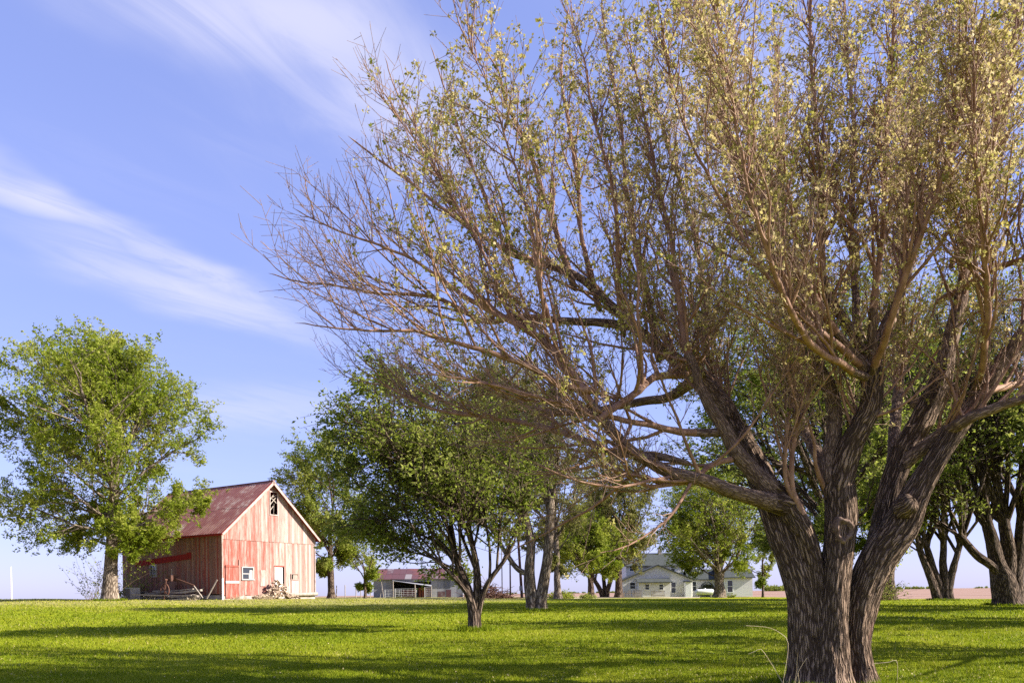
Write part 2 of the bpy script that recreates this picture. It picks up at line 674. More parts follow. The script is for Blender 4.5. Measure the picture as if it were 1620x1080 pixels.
# ploughed field all round, reaching the horizon, a little lower than the turf
e = np.concatenate([-np.geomspace(9000, 30, 26), np.linspace(-27, 27, 19), np.geomspace(30, 9000, 26)])
FX, FY = np.meshgrid(e, e + 40)
FZ = ground(FX, FY) - .12
nr2, nc2 = FX.shape
ii = (np.arange(nr2 - 1)[:, None] * nc2 + np.arange(nc2 - 1)[None, :])
Fd = np.stack([ii, ii + 1, ii + nc2 + 1, ii + nc2], -1).reshape(-1, 4)
m, t, b = newmat('field_soil')
f1 = NOISE(t, POS(t, .35, 1, 1), .05, 5, .6)
f2 = NOISE(t, POS(t), 1.5, 4, .7)
t.links.new(RAMP(t, MATH(t, 'ADD', MATH(t, 'MULTIPLY', f1, .7), MATH(t, 'MULTIPLY', f2, .3)),
                 [(.35, (.22, .135, .10)), (.55, (.31, .20, .15)), (.72, (.38, .27, .19))]), b.inputs['Base Color'])
b.inputs['Roughness'].default_value = 1.0
b.inputs['Specular IOR Level'].default_value = .05
M['field'] = m
tag(link('field', fastmesh('field', np.stack([FX, FY, FZ], -1).reshape(-1, 3), Fd, smooth=True), M['field']),
    'bare brown ploughed field reaching to the horizon', kind='structure')

# sandy drive in front of the house
M['sand'] = plain('drive_sand', (.32, .25, .17), (.5, .42, .31), 1.2, 1.0, .3)
dv, df = [], []
for i in range(41):
    u = i / 40
    for j in range(5):
        px = 872 + u * 235
        dist = 76 + 8 * u + (j / 4) * (11 - 4 * u) + 1.2 * math.sin(u * 9)
        p = gat(px, dist)
        lift = .05 + .22 * max(0, 1 - abs(u - .08) / .12) * (1 - abs(j - 2) / 2.2)
        dv.append((p.x, p.y, p.z + lift * (0 if j in (0, 4) else 1)))
for i in range(40):
    for j in range(4):
        a = i * 5 + j
        df.append((a, a + 5, a + 6, a + 1))
me = bpy.data.meshes.new('drive')
me.from_pydata(dv, [], df)
tag(link('drive', me, M['sand']), 'pale sandy drive in front of the white house', kind='structure')

# ------------------------------------------------------------------ building materials
def boards_mat(name, red1, red2, wood1, wood2, lo, hi):
    """old board: red paint flaking off grey wood; 'wear' on the object says how much is gone"""
    m, t, b = newmat(name)
    at_ = N(t, 'ShaderNodeAttribute', attribute_type='OBJECT', attribute_name='wear')
    oi = N(t, 'ShaderNodeObjectInfo')
    grain = NOISE(t, POS(t, 34, 34, .7), 1.0, 6, .75)
    flake = NOISE(t, POS(t, 5, 5, .8), 1.0, 6, .75)
    fac = MATH(t, 'ADD', MATH(t, 'MULTIPLY', MATH(t, 'SUBTRACT', flake, .5), 1.5), at_.outputs['Fac'])
    fac = MATH(t, 'ADD', fac, MATH(t, 'MULTIPLY', MATH(t, 'SUBTRACT', grain, .5), 2.0))
    wear = SMOOTH(t, fac, lo, hi)
    red = MIXC(t, grain, red1, red2)
    wv = MATH(t, 'ADD', MATH(t, 'MULTIPLY', grain, .6), MATH(t, 'MULTIPLY', oi.outputs['Random'], .35))
    wood = RAMP(t, wv, [(.2, wood1), (.72, wood2)])
    t.links.new(MIXC(t, wear, red, wood), b.inputs['Base Color'])
    b.inputs['Roughness'].default_value = .9
    b.inputs['Specular IOR Level'].default_value = .15
    BUMP(t, b, grain, .6, .012)
    return m


M['board'] = boards_mat('barn_boards', (.215, .038, .024), (.34, .115, .085), (.22, .135, .11), (.52, .42, .365), .15, .85)
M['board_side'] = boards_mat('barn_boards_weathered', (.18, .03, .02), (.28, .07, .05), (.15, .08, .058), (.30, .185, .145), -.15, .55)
M['red_board'] = boards_mat('red_track_boards', (.19, .010, .008), (.28, .03, .022), (.18, .06, .045), (.28, .11, .08), .7, 1.5)
M['white_wood'] = boards_mat('white_wood', (.36, .34, .32), (.46, .44, .42), (.26, .2, .17), (.42, .36, .31), .45, 1.0)
M['trim'] = plain('barn_trim_paint', (.30, .20, .165), (.52, .44, .39), 2.0, .8, .2)
M['dark_inside'] = plain('barn_inside_wood', (.10, .075, .055), (.17, .13, .10), 3, .95)
M['stone'] = plain('foundation_stone', (.26, .22, .19), (.48, .42, .36), 2.5, .95, .5)
M['grey_wood'] = plain('grey_wood', (.20, .165, .135), (.42, .36, .30), 7, .9, .4, .6)
M['log'] = plain('split_log', (.17, .115, .08), (.42, .32, .23), 9, .9, .4)
M['log_end'] = plain('log_end_grain', (.42, .30, .20), (.62, .5, .37), 12, .9, .3)
M['rust'] = plain('rusty_iron', (.045, .022, .016), (.15, .065, .04), 6, .75, .3, 1, .3)
M['white_paint'] = plain('white_paint', (.68, .68, .66), (.80, .80, .78), 1.5, .6, .05)
M['steel'] = plain('galvanised_pipe', (.35, .35, .35), (.55, .54, .52), 5, .5, 0, 1, .5)


def roofmat(name, stops, sc=.35, corr=0.0):
    m, t, b = newmat(name)
    oi = N(t, 'ShaderNodeObjectInfo')
    n1 = NOISE(t, POS(t, 1, 1, 1), sc, 6, .68)
    n2 = NOISE(t, POS(t, 1, 1, 1), 3.5, 4, .7)
    v = MATH(t, 'ADD', MATH(t, 'MULTIPLY', n1, .75), MATH(t, 'MULTIPLY', n2, .25))
    v = MATH(t, 'ADD', v, MATH(t, 'MULTIPLY', MATH(t, 'SUBTRACT', oi.outputs['Random'], .5), corr))
    t.links.new(RAMP(t, v, stops), b.inputs['Base Color'])
    b.inputs['Roughness'].default_value = .62
    b.inputs['Specular IOR Level'].default_value = .35
    BUMP(t, b, n2, .2, .01)
    return m


M['roof_red'] = roofmat('rusted_red_roof', [(.36, (.40, .20, .15)), (.47, (.27, .09, .068)), (.55, (.32, .125, .092)), (.64, (.56, .42, .33))], .4, .08)
M['roof_patch'] = roofmat('patched_rust_roof', [(.30, (.21, .18, .18)), (.42, (.095, .045, .048)), (.62, (.10, .04, .042)), (.8, (.18, .06, .045))], .6, .45)
M['tin'] = roofmat('weathered_tin', [(.3, (.16, .16, .17)), (.55, (.27, .27, .29)), (.75, (.36, .35, .34))], .5, .35)
m, t, b = newmat('window_glass')
b.inputs['Base Color'].default_value = (.03, .035, .045, 1)
b.inputs['Roughness'].default_value = .08
b.inputs['Specular IOR Level'].default_value = .6
M['glass'] = m


def siding():
    m, t, b = newmat('white_clapboard')
    g = t.nodes.new('ShaderNodeNewGeometry')
    s = N(t, 'ShaderNodeSeparateXYZ')
    t.links.new(g.outputs['Position'], s.inputs[0])
    fr = MATH(t, 'FRACT', MATH(t, 'MULTIPLY', s.outputs[2], 6.2))
    n = NOISE(t, POS(t, 1, 1, 6), 1.4, 4, .6)
    t.links.new(RAMP(t, n, [(.3, (.52, .51, .48)), (.7, (.66, .65, .62))]), b.inputs['Base Color'])
    BUMP(t, b, fr, .12, .02)
    b.inputs['Roughness'].default_value = .7
    return m


M['siding'] = siding()
M['shingle'] = plain('grey_shingles', (.035, .04, .036), (.075, .083, .076), 4, .95, .3)
UNIT = MB().box(0, 1, 0, 1, 0, 1).mesh('board_block')


def plank(name, parent, mat, x, y, z, sx, sy, sz, wear=.5, rot=(0, 0, 0), cache={}):
    """a board from the shared unit block"""
    key = mat.name
    if key not in cache:
        me_ = UNIT.copy()
        me_.materials.append(mat)
        cache[key] = me_
    o = link(name, cache[key], None, parent, (x, y, z), rot, (sx, sy, sz))
    o['wear'] = float(wear)
    return o


# ------------------------------------------------------------------ the red barn
BW, BL, EV, RG, SEAM = 9.4, 12.8, 5.25, 9.45, 4.72
P1 = at(352, 945, 60)
bz = gz(P1.x, 60) - .03
barn = empty('barn', (P1.x, 60, bz), math.atan2(.846, .533))
tag(barn, 'weathered red wooden barn with rusty metal gable roof and peeling boards', 'barn')


def rake(x):
    return EV + (RG - EV) * (1 - abs(x - BW / 2) / (BW / 2))


# openings on the gable: x0, x1, z0, z1
G_OPEN = [(4.62, 5.36, 6.82, 8.60), (1.86, 2.84, 1.62, 2.50), (5.08, 5.90, .35, 2.62), (6.78, 7.50, 1.62, 2.04)]
bw = .206
x = 0.0
br = random.Random(11)
while x < BW - .02:
    wd = min(bw * br.uniform(.88, 1.12), BW - x)
    xc = x + wd / 2
    side = x / BW
    base = .30 + .55 * side + br.uniform(-.13, .13)
    top = min(rake(x), rake(x + wd)) - .06
    # lower tier
    segs = [(.32 + br.uniform(-.04, .05) if side < .7 else .5, SEAM)]
    for (a, b_, z0, z1) in G_OPEN:
        if a - .03 < xc < b_ + .03 and z0 < SEAM:
            segs = [(s0, min(s1, z0)) for s0, s1 in segs if s0 < z0 - .05] + [(max(s0, z1), s1) for s0, s1 in segs if s1 > z1]
    for s0, s1 in segs:
        plank('board', barn, M['board'], x + .004, br.uniform(-.006, .006), s0, wd - .008, .026, s1 - s0, base)
    # upper tier laps over the lower one
    base2 = .48 + .38 * abs(side - .12) + br.uniform(-.13, .13)
    zb = SEAM - .12 + br.uniform(-.015, .015)
    segs = [(zb, top)] if top > zb + .1 else []
    for (a, b_, z0, z1) in G_OPEN:
        if a - .03 < xc < b_ + .03 and z1 > SEAM:
            segs = [(s0, min(s1, z0)) for s0, s1 in segs if s0 < z0] + [(max(s0, z1), s1) for s0, s1 in segs if s1 > z1]
    for s0, s1 in segs:
        if abs(s1 - top) < 1e-6:      # slanted head under the rake
            za, zb2 = rake(x) - .05, rake(x + wd) - .05
            mb = MB().poly([(x + .004, -.034, s0), (x + wd - .004, -.034, s0), (x + wd - .004, -.008, s0), (x + .004, -.008, s0),
                            (x + .004, -.034, za), (x + wd - .004, -.034, zb2), (x + wd - .004, -.008, zb2), (x + .004, -.008, za)], BOXF)
            o = mb.build('board', M['board'], barn)
        else:
            o = plank('board', barn, M['board'], x + .004, -.034, s0, wd - .008, .026, s1 - s0, base2)
        o['wear'] = base2
    x += wd
# shaded long wall
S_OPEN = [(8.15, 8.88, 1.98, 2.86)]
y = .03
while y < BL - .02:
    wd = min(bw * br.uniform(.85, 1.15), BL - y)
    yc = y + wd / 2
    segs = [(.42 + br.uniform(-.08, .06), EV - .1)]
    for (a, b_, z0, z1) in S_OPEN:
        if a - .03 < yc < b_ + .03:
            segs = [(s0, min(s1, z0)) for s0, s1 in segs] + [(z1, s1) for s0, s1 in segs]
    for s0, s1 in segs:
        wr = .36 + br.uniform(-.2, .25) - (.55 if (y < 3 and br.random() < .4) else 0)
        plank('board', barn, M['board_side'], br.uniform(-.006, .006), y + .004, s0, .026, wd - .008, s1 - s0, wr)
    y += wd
# far walls, closed
MB().extr([(.03, .3), (BW - .03, .3), (BW - .03, EV - .05), (BW / 2, RG - .12), (.03, EV - .05)], BL - .06, BL - .02).build('wall', M['board_side'], barn)
MB().box(BW - .03, BW, .03, BL - .06, .3, EV - .08).build('wall', M['board'], barn)
MB().box(.05, BW - .05, .05, BL - .08, 4.4, 4.46).build('loft_floor', M['dark_inside'], barn)
fm = MB()
fm.box(.02, BW - .02, .0, .28, -.4, .30).box(.0, .28, .3, BL, -.4, .38).box(BW - .3, BW - .02, .3, BL, -.4, .3).box(.3, BW - .3, BL - .3, BL, -.4, .3)
fm.build('foundation', M['stone'], barn)
# sill log exposed at the right of the gable
MB().bar((6.3, -.14, .36), (BW + .1, -.12, .40), .13, .15, 10).build('sill_log', M['grey_wood'], barn)
# corner boards and the white downpipe at the near corner
plank('corner_board', barn, M['trim'], -.03, -.05, .3, .05, .05, EV - .45, .4)
plank('corner_board', barn, M['trim'], BW - .04, -.06, .45, .08, .06, EV - .6, .4)
plank('corner_post', barn, M['white_paint'], -.1, -.14, .0, .09, .09, 1.65, .2)

# roof: two slopes of lapped metal sheets
sl = math.hypot(BW / 2, RG - EV)
ux, uz = (BW / 2) / sl, (RG - EV) / sl
OE, OG = .42, .42
roof = {}
for sgn in (-1, 1):
    def pt(s, lift):      # s: distance down the slope from the ridge
        return (BW / 2 + sgn * (ux * s) + sgn * uz * lift, RG + .02 - uz * s + ux * lift)
    deck = MB()
    a0, a1, a2, a3 = pt(0.0, 0), pt(sl + OE - .02, 0), pt(sl + OE - .02, -.06), pt(0.0, -.06)
    deck.extr([a0, a1, a2, a3] if sgn > 0 else [a3, a2, a1, a0], -OG + .03, BL + OG - .03)
    rf = deck.build('roof', M['red_board'], barn)
    rf['wear'] = .2
    yy = -OG
    k = 0
    while yy < BL + OG - .05:
        wd = min(.93, BL + OG - yy)
        cut = 3.35 + br.uniform(-.15, .15)
        for (s0, s1, l0) in ((0, cut + .12, .022), (cut, sl + OE, .012)):
            mb = MB()
            n_ = 6
            pts = []
            for q in range(n_ + 1):
                yq = yy + wd * q / n_
                h = l0 + (.016 if q % 2 == 0 else 0) + (k % 2) * .004
                for s_ in (s0, s1):
                    px_, pz_ = pt(s_, h)
                    pts.append((px_, yq + (.02 if q == n_ else 0), pz_))
            mb.poly(pts, [(2 * q, 2 * q + 1, 2 * q + 3, 2 * q + 2) for q in range(n_)])
            mb.build('roof_sheet', M['roof_red'], rf)
        yy += wd
        k += 1
    # rake board on the gable end, pale paint
    a0, a1, a2, a3 = pt(-.03, -.03), pt(sl + OE, -.03), pt(sl + OE, -.19), pt(-.03, -.23)
    mb = MB().extr([a0, a1, a2, a3], -OG - .03, -OG + .02)
    mb.build('rake_board', M['trim'], barn)
    # eave fascia
    e0 = pt(sl + OE + .005, -.02)
    MB().box(e0[0] - .02, e0[0] + .02, -OG + .03, BL + OG, e0[1] - .13, e0[1]).build('fascia', M['red_board'], barn)['wear'] = .5
MB().beam((BW / 2, -OG - .01, RG + .055), (BW / 2, BL + OG, RG + .055), .22, .03).build('ridge_cap', M['roof_red'], barn)

# loft window: broken lattice in a dark opening
lw = link('loft_window', MB().box(4.56, 4.63, -.075, -.02, 6.74, 8.68).box(5.35, 5.42, -.075, -.02, 6.74, 8.68).box(4.63, 5.35, -.075, -.02, 8.60, 8.68).box(4.63, 5.35, -.08, .02, 6.74, 6.82).mesh('loft_window'), M['trim'], barn)
for (xa, za, xb, zb) in ((4.62, 7.9, 5.1, 8.5), (4.62, 7.55, 5.25, 8.2), (4.66, 8.4, 4.66, 6.9), (4.62, 7.1, 5.0, 7.5), (5.0, 6.85, 5.05, 7.7), (4.64, 8.1, 5.34, 8.42), (4.9, 8.1, 5.34, 7.75)):
    MB().beam((xa, .02, za), (xb, .02, zb), .02, .07).build('broken_slat', M['grey_wood'], lw)
# small window low on the gable
wn_ = link('window', MB().box(1.78, 1.86, -.06, .0, 1.55, 2.56).box(2.84, 2.92, -.06, .0, 1.55, 2.56).box(1.86, 2.84, -.06, .0, 2.48, 2.56).box(1.74, 2.96, -.09, .0, 1.52, 1.60).mesh('window'), M['white_wood'], barn)
wn_['wear'] = .5
MB().box(1.86, 2.84, .01, .02, 1.60, 2.48).build('pane', M['glass'], wn_)
MB().box(1.86, 2.5, -.012, .008, 1.98, 2.05).box(2.46, 2.53, -.012, .008, 1.6, 2.05).box(2.53, 2.84, -.012, .008, 1.60, 2.3).build('sash', M['white_wood'], wn_)['wear'] = .3
# plank door with a pale cross rail at the left
dr = link('door', MB().box(.26, 1.46, -.05, -.03, .12, .3).mesh('door'), M['board'], barn)
dr['wear'] = .2
for i in range(6):
    plank('door_board', dr, M['board'], .27 + i * .2, -.07, .15 + br.uniform(0, .05), .192, .03, 2.48 + br.uniform(-.03, .03), br.uniform(0, .5))
plank('cross_rail', dr, M['white_wood'], .25, -.1, 1.26, 1.22, .03, .19, .5)
plank('cross_rail', dr, M['board'], .25, -.1, 2.5, 1.22, .03, .13, .1)
plank('door_post', barn, M['board'], 1.50, -.07, .2, .1, .04, 2.9, .55)
# white door in the middle
wd_ = link('door', MB().box(5.10, 5.88, .02, .06, .32, 2.58).mesh('door'), M['white_paint'], barn)
wd_['label'] = 'white painted door'
plank('door_frame', barn, M['white_wood'], 4.97, -.045, .35, .11, .05, 2.28, .75)
plank('door_frame', barn, M['board'], 4.97, -.05, 2.62, 1.04, .06, .1, 0)
# boarded hatch at the right
ht = link('hatch', MB().box(6.72, 7.56, -.05, -.02, 1.55, 1.62).box(6.72, 7.56, -.05, -.02, 2.04, 2.1).box(6.72, 6.78, -.05, -.02, 1.62, 2.04).mesh('hatch'), M['board'], barn)
ht['wear'] = .8
plank('hatch_board', ht, M['grey_wood'], 6.98, .02, 1.6, .54, .02, .46, .6)
plank('hatch_board', barn, M['board'], 6.74, -.06, .5, .8, .03, 1.02, .95)
plank('nailed_board', barn, M['board'], 3.56, -.05, 1.05, .5, .025, 1.28, .6)
# long-wall window and the strip of red boards over it
w2 = link('window', MB().box(-.05, .0, 8.06, 8.15, 1.9, 2.94).box(-.05, .0, 8.88, 8.97, 1.9, 2.94).box(-.05, .0, 8.15, 8.88, 2.86, 2.94).box(-.07, .0, 8.1, 8.95, 1.9, 1.98).mesh('window'), M['white_wood'], barn)
w2['wear'] = .7
MB().box(.012, .02, 8.15, 8.88, 1.98, 2.86).build('pane', M['glass'], w2)
MB().box(-.005, .01, 8.5, 8.53, 1.98, 2.86).box(-.005, .01, 8.15, 8.5, 2.4, 2.43).box(-.005, .01, 8.53, 8.88, 2.4, 2.43).build('glazing_bar', M['white_wood'], w2)['wear'] = .6
plank('hatch_board', barn, M['board_side'], -.05, 8.1, .55, .02, .1, 1.3, .9)
plank('hatch_board', barn, M['board_side'], -.05, 8.7, .55, .02, .1, 1.3, .9)
for i in range(24):
    yv = 3.62 + i * .305
    dz = -.018 * i
    plank('red_board', barn, M['red_board'], -.045, yv, 3.26 + dz, .022, .285, .40 + (.08 if i < 2 else 0), br.uniform(-.1, .5))
plank('track_rail', barn, M['red_board'], -.06, 3.6, 3.22, .014, 7.3, .05, .6, (R(-3.3), 0, 0))


def bw2(x, y, z):
    return barn.matrix_world @ Vector((x, y, z))


bpy.context.view_layer.update()


def bground(x, y):
    p = bw2(x, y, 0)
    return Vector((p.x, p.y, gz(p.x, p.y)))


# ------------------------------------------------------------------ tin shed behind
sp_ = gat(591, 100)
shed = empty('tin_shed', (sp_.x, sp_.y, sp_.z - .05), R(3))
tag(shed, 'low grey tin shed with patchy red rusted roof and open lean-to front', 'shed')
SW, SD, SE, SRG = 11.2, 8.0, 2.45, 3.75
nx = 14
for i in range(nx):
    xx0 = i * SW / nx
    wdt = SW / nx
    if 2.3 < xx0 + wdt / 2 < 7.3:
        plank('wall_sheet', shed, M['tin'], xx0, .0, 2.0, wdt - .01, .02 + .008 * (i % 2), SE - 2.05)
    else:
        plank('wall_sheet', shed, M['tin'], xx0, .0, .0, wdt - .01, .02 + .008 * (i % 2), SE - .05)
MB().box(.03, SW - .03, SD - .04, SD, 0, SE).build('wall', M['tin'], shed)
MB().extr([(0, 0), (.04, 0), (.04, SE), (0, SE)], .04, SD - .04).build('wall', M['tin'], shed)
MB().extr([(SW - .04, 0), (SW, 0), (SW, SE), (SW - .04, SE)], .04, SD - .04).build('wall', M['tin'], shed)
for i in range(nx):
    for s0, s1, dy in ((0, 2.35, .02), (2.2, 4.35, 0)):
        mb = MB()
        xa, xb = -.25 + i * (SW + .5) / nx, -.25 + (i + 1) * (SW + .5) / nx - .01
        pts = []
        for s_ in (s0, s1):
            z_ = SRG - (SRG - SE) * s_ / 4.0 + dy + .012 * (i % 2)
            pts += [(xa, 4.0 - s_, z_), (xb, 4.0 - s_, z_)]
        mb.poly([*pts, *[(a, b_, c - .02) for a, b_, c in pts]], [(0, 1, 3, 2), (4, 6, 7, 5), (0, 4, 5, 1), (2, 3, 7, 6), (0, 2, 6, 4), (1, 5, 7, 3)])
        mb.build('roof_sheet', M['roof_patch'], shed)
mb = MB().poly([(-.2, 4.0, SRG), (SW + .2, 4.0, SRG), (SW + .2, SD + .3, SE - .1), (-.2, SD + .3, SE - .1)], [(0, 1, 2, 3)])
mb.build('roof', M['roof_patch'], shed)
MB().poly([(0, 0, SE), (0, SD, SE), (0, 4, SRG)], [(0, 1, 2)]).build('gable_end', M['tin'], shed)
MB().poly([(SW, 0, SE), (SW, SD, SE), (SW, 4, SRG)], [(0, 1, 2)]).build('gable_end', M['tin'], shed)
MB().box(8.15, 8.35, 1.6, 1.8, SRG - .9, SRG + .1).build('vent_pipe', M['rust'], shed)
# the lean-to awning slopes down to the right
MB().poly([(2.3, .05, 2.25), (7.3, .05, 1.6), (7.3, -1.6, 1.4), (2.6, -1.6, 2.15), (2.3, .05, 2.22), (7.3, .05, 1.57), (7.3, -1.6, 1.37), (2.6, -1.6, 2.12)],
          [(0, 1, 2, 3), (7, 6, 5, 4), (0, 3, 7, 4), (2, 1, 5, 6), (3, 2, 6, 7), (0, 4, 5, 1)]).build('awning', M['tin'], shed)
for xx_, h in ((2.6, 2.15), (5.3, 1.68), (7.3, 1.4)):
    MB().bar((xx_, -1.55, -.1), (xx_, -1.55, h), .06).build('awning_post', M['grey_wood'], shed)
for i, xx_ in enumerate((5.6, 6.0, 6.4, 6.8)):
    plank('stall_board', shed, M['red_board'], xx_, .5, .0, .3, .03, 1.25, 1.4)
plank('stall_board', shed, M['red_board'], 3.4, 1.2, .0, 1.9, .03, 1.0, .5)
plank('wall_patch', shed, M['roof_patch'], 8.05, -.02, .0, .9, .015, .75)
plank('wall_patch', shed, M['roof_patch'], 9.1, -.02, .0, .6, .015, .95, .8)


def rail_gate(p, rz, wth, h, nr_, label, mat=None):
    g = empty('pipe_gate', p, rz)
    tag(g, label, 'gate', 'pipe gates by the tin shed')
    mt = mat or M['steel']
    MB().bar((0, 0, -.05), (0, 0, h), .035).build('post', mt, g)
    MB().bar((wth, 0, -.05), (wth, 0, h), .035).build('post', mt, g)
    for i in range(nr_):
        z_ = .18 + (h - .24) * i / (nr_ - 1)
        MB().bar((.03, 0, z_), (wth - .03, 0, z_), .02, n=6).build('rail', mt, g)
    for i in range(1, 5):
        MB().bar((wth * i / 5, .02, .16), (wth * i / 5, .02, h - .03), .015, n=6).build('upright', mt, g)
    return g


for (px, d, wth, h, lb) in ((609, 97, 2.0, 1.0, 'grey pipe gate at the left end of the tin shed'),
                            (625, 97, 2.6, 1.1, 'grey pipe gate across the open bay of the tin shed'),
                            (672, 97, .9, 1.25, 'narrow pipe gate under the low end of the shed awning')):
    p = gat(px, d)
    rail_gate(p, R(3), wth, h, 5, lb)
for (px, d, h, lean, lb) in ((607, 97.5, 1.95, -.3, 'tall pale pole leaning on the tin shed wall'), (601, 97.5, 1.3, .25, 'short pole propped against the left end of the shed')):
    p = gat(px, d)
    o = MB().bar((0, 0, -.05), (lean, .25, h), .04, .03).build('leaning_pole', M['grey_wood'], None, loc=p)
    tag(o, lb, 'pole')

# ------------------------------------------------------------------ white farmhouse
HD = 116.0
hp = gat(985, HD)
HZ = hp.z - .05
house = empty('farmhouse', (hp.x, hp.y, HZ), 0)
tag(house, 'white clapboard farmhouse with grey shingle roofs behind the old maples', 'house')


def hx(px):
    return at(px, PY0, HD).x - hp.x


def hz(py, px):
    return at(px, py, HD).z - HZ


def gable_block(x0, x1, y0, y1, ev, rg, front=True, mat=None, name='wall'):
    """front=True: gable end faces us, else the ridge runs left-right"""
    mb = MB()
    if front:
        mb.extr([(x0, -.1), (x1, -.1), (x1, ev), ((x0 + x1) / 2, rg), (x0, ev)], y0, y1)
    else:
        ym = (y0 + y1) / 2
        mb.poly([(x0, y0, -.1), (x0, y1, -.1), (x0, y1, ev), (x0, ym, rg), (x0, y0, ev),
                 (x1, y0, -.1), (x1, y1, -.1), (x1, y1, ev), (x1, ym, rg), (x1, y0, ev)],
                [(0, 1, 2, 3, 4), (9, 8, 7, 6, 5), (0, 4, 9, 5), (4, 3, 8, 9), (3, 2, 7, 8), (2, 1, 6, 7)])
    w_ = mb.build(name, M['siding'], house)
    r_ = MB()
    o = .35
    if front:
        xm = (x0 + x1) / 2
        k = (rg - ev) / (xm - x0)
        for s in (-1, 1):
            xe = xm + s * (xm - x0 + o)
            ze = rg - k * (xm - x0 + o)
            pr = [(xm, rg + .03), (xe, ze + .03), (xe, ze + .16), (xm, rg + .17)]
            r_.extr(pr if s > 0 else pr[::-1], y0 - o, y1 + .1)
    else:
        ym = (y0 + y1) / 2
        k = (rg - ev) / (ym - y0)
        for s in (-1, 1):
            ye = ym + s * (ym - y0 + o)
            ze = rg - k * (ym - y0 + o)
            r_.poly([(x0 - o, ym, rg + .03), (x1 + o, ym, rg + .03), (x1 + o, ye, ze + .03), (x0 - o, ye, ze + .03),
                     (x0 - o, ym, rg + .17), (x1 + o, ym, rg + .17), (x1 + o, ye, ze + .16), (x0 - o, ye, ze + .16)], BOXF)
    r_.build('roof', M['shingle'], house)
    return w_


# two-storey core behind
gable_block(hx(998), hx(1092), 4.5, 11.5, 4.75, 6.6, False)
# gable-front wing
gable_block(hx(986), hx(1096), 0.0, 4.4, 2.45, 4.55, True)
# right-hand wing with its lit end wall
gable_block(hx(1142), hx(1194), 1.0, 6.0, 2.75, 3.9, False)
gable_block(hx(1097), hx(1141), 2.2, 6.5, 2.6, 3.9, False)
# chimney
MB().box(hx(1058), hx(1063), 7.6, 8.4, 5.8, 7.6).build('chimney', M['stone'], house)
# porch lean-to on the front wing
x0, x1 = hx(1008), hx(1057)
MB().poly([(x0, -1.6, -.1), (x1, -1.6, -.1), (x1, -.01, -.1), (x0, -.01, -.1), (x0, -1.6, 2.1), (x1, -1.6, 2.1), (x1, -.01, 2.55), (x0, -.01, 2.55)], BOXF).build('porch_wall', M['siding'], house)
MB().poly([(x0 - .2, -1.95, 2.05), (x1 + .25, -1.95, 2.05), (x1 + .25, .05, 2.62), (x0 - .2, .05, 2.62), (x0 - .2, -1.95, 2.17), (x1 + .25, -1.95, 2.17), (x1 + .25, .05, 2.74), (x0 - .2, .05, 2.74)], BOXF).build('porch_roof', M['shingle'], house)
# entry box
MB().box(hx(1082), hx(1091), -1.1, -.01, -.1, 2.1).build('entry_wall', M['white_paint'], house)
MB().box(hx(1081), hx(1092), -1.35, .05, 2.1, 2.24).build('entry_roof', M['shingle'], house)


def hwin(px0, px1, py0, py1, y):
    xm = (px0 + px1) / 2
    x0, x1, z1, z0 = hx(px0), hx(px1), hz(py0, xm), hz(py1, xm)
    w_ = 0.09
    f = MB().box(x0 - w_, x0, y - .05, y - .003, z0 - w_, z1 + w_).box(x1, x1 + w_, y - .05, y - .003, z0 - w_, z1 + w_)
    f.box(x0, x1, y - .05, y - .003, z1, z1 + w_).box(x0, x1, y - .06, y - .003, z0 - w_, z0)
    f.box(x0, x1, y - .04, y - .02, (z0 + z1) / 2 - .025, (z0 + z1) / 2 + .025)
    fo = f.build('window', M['white_paint'], house)
    MB().box(x0, x1, y - .018, y - .004, z0, z1).build('pane', M['glass'], fo)


hwin(997, 1005, 921, 930.5, 0.0)
hwin(1018, 1024, 924, 932, -1.6)
hwin(1040, 1046, 924, 932, -1.6)
hwin(1062, 1069, 920.5, 937, 0.0)
hwin(1154, 1162, 917.5, 936, 1.0)
hwin(1101, 1107, 919, 934, 2.2)
hwin(1004, 1010, 893, 901, 4.5)
hwin(1072, 1078, 893, 901, 4.5)
# dark arched trellis by the connecting wing
mb = MB()
xa, xb = hx(1113), hx(1133)
for i in range(12):
    a0, a1 = math.pi * i / 12, math.pi * (i + 1) / 12
    cx_, rx_ = (xa + xb) / 2, (xb - xa) / 2
    mb.beam((cx_ - rx_ * math.cos(a0), 1.5, 1.0 + 1.1 * math.sin(a0)), (cx_ - rx_ * math.cos(a1), 1.5, 1.0 + 1.1 * math.sin(a1)), .8, .09)
mb.beam((xa, 1.5, 0), (xa, 1.5, 1.0), .8, .09).beam((xb, 1.5, 0), (xb, 1.5, 1.0), .8, .09)
mb.box(xa + .1, xb - .1, 2.0, 2.05, 0, 1.7)
mb.build('arched_porch', M['shingle'], house)
# propane tank
tp = gat(1115, 108)
tank = empty('propane_tank', (tp.x, tp.y, tp.z), 0)
tag(tank, 'long white propane tank on the lawn beside the house', 'tank')
tk = MB()
prof = [(-1.32, .02), (-1.27, .2), (-1.15, .33), (-.98, .40), (.98, .40), (1.15, .33), (1.27, .2), (1.32, .02)]
n_ = 16
vv = [(x_, r_ * math.cos(2 * math.pi * i / n_), .72 + r_ * math.sin(2 * math.pi * i / n_)) for x_, r_ in prof for i in range(n_)]
tk.poly(vv, [(a * n_ + i, a * n_ + (i + 1) % n_, (a + 1) * n_ + (i + 1) % n_, (a + 1) * n_ + i) for a in range(len(prof) - 1) for i in range(n_)])
o = tk.build('tank_body', M['white_paint'], tank)
for pl in o.data.polygons: pl.use_smooth = True
MB().bar((0, 0, 1.1), (0, 0, 1.25), .16, .14, 12).build('valve_cap', M['white_paint'], tank)
for xx_ in (-.8, .8):
    MB().box(xx_ - .08, xx_ + .08, -.3, .3, -.05, .36).build('foot', M['stone'], tank)
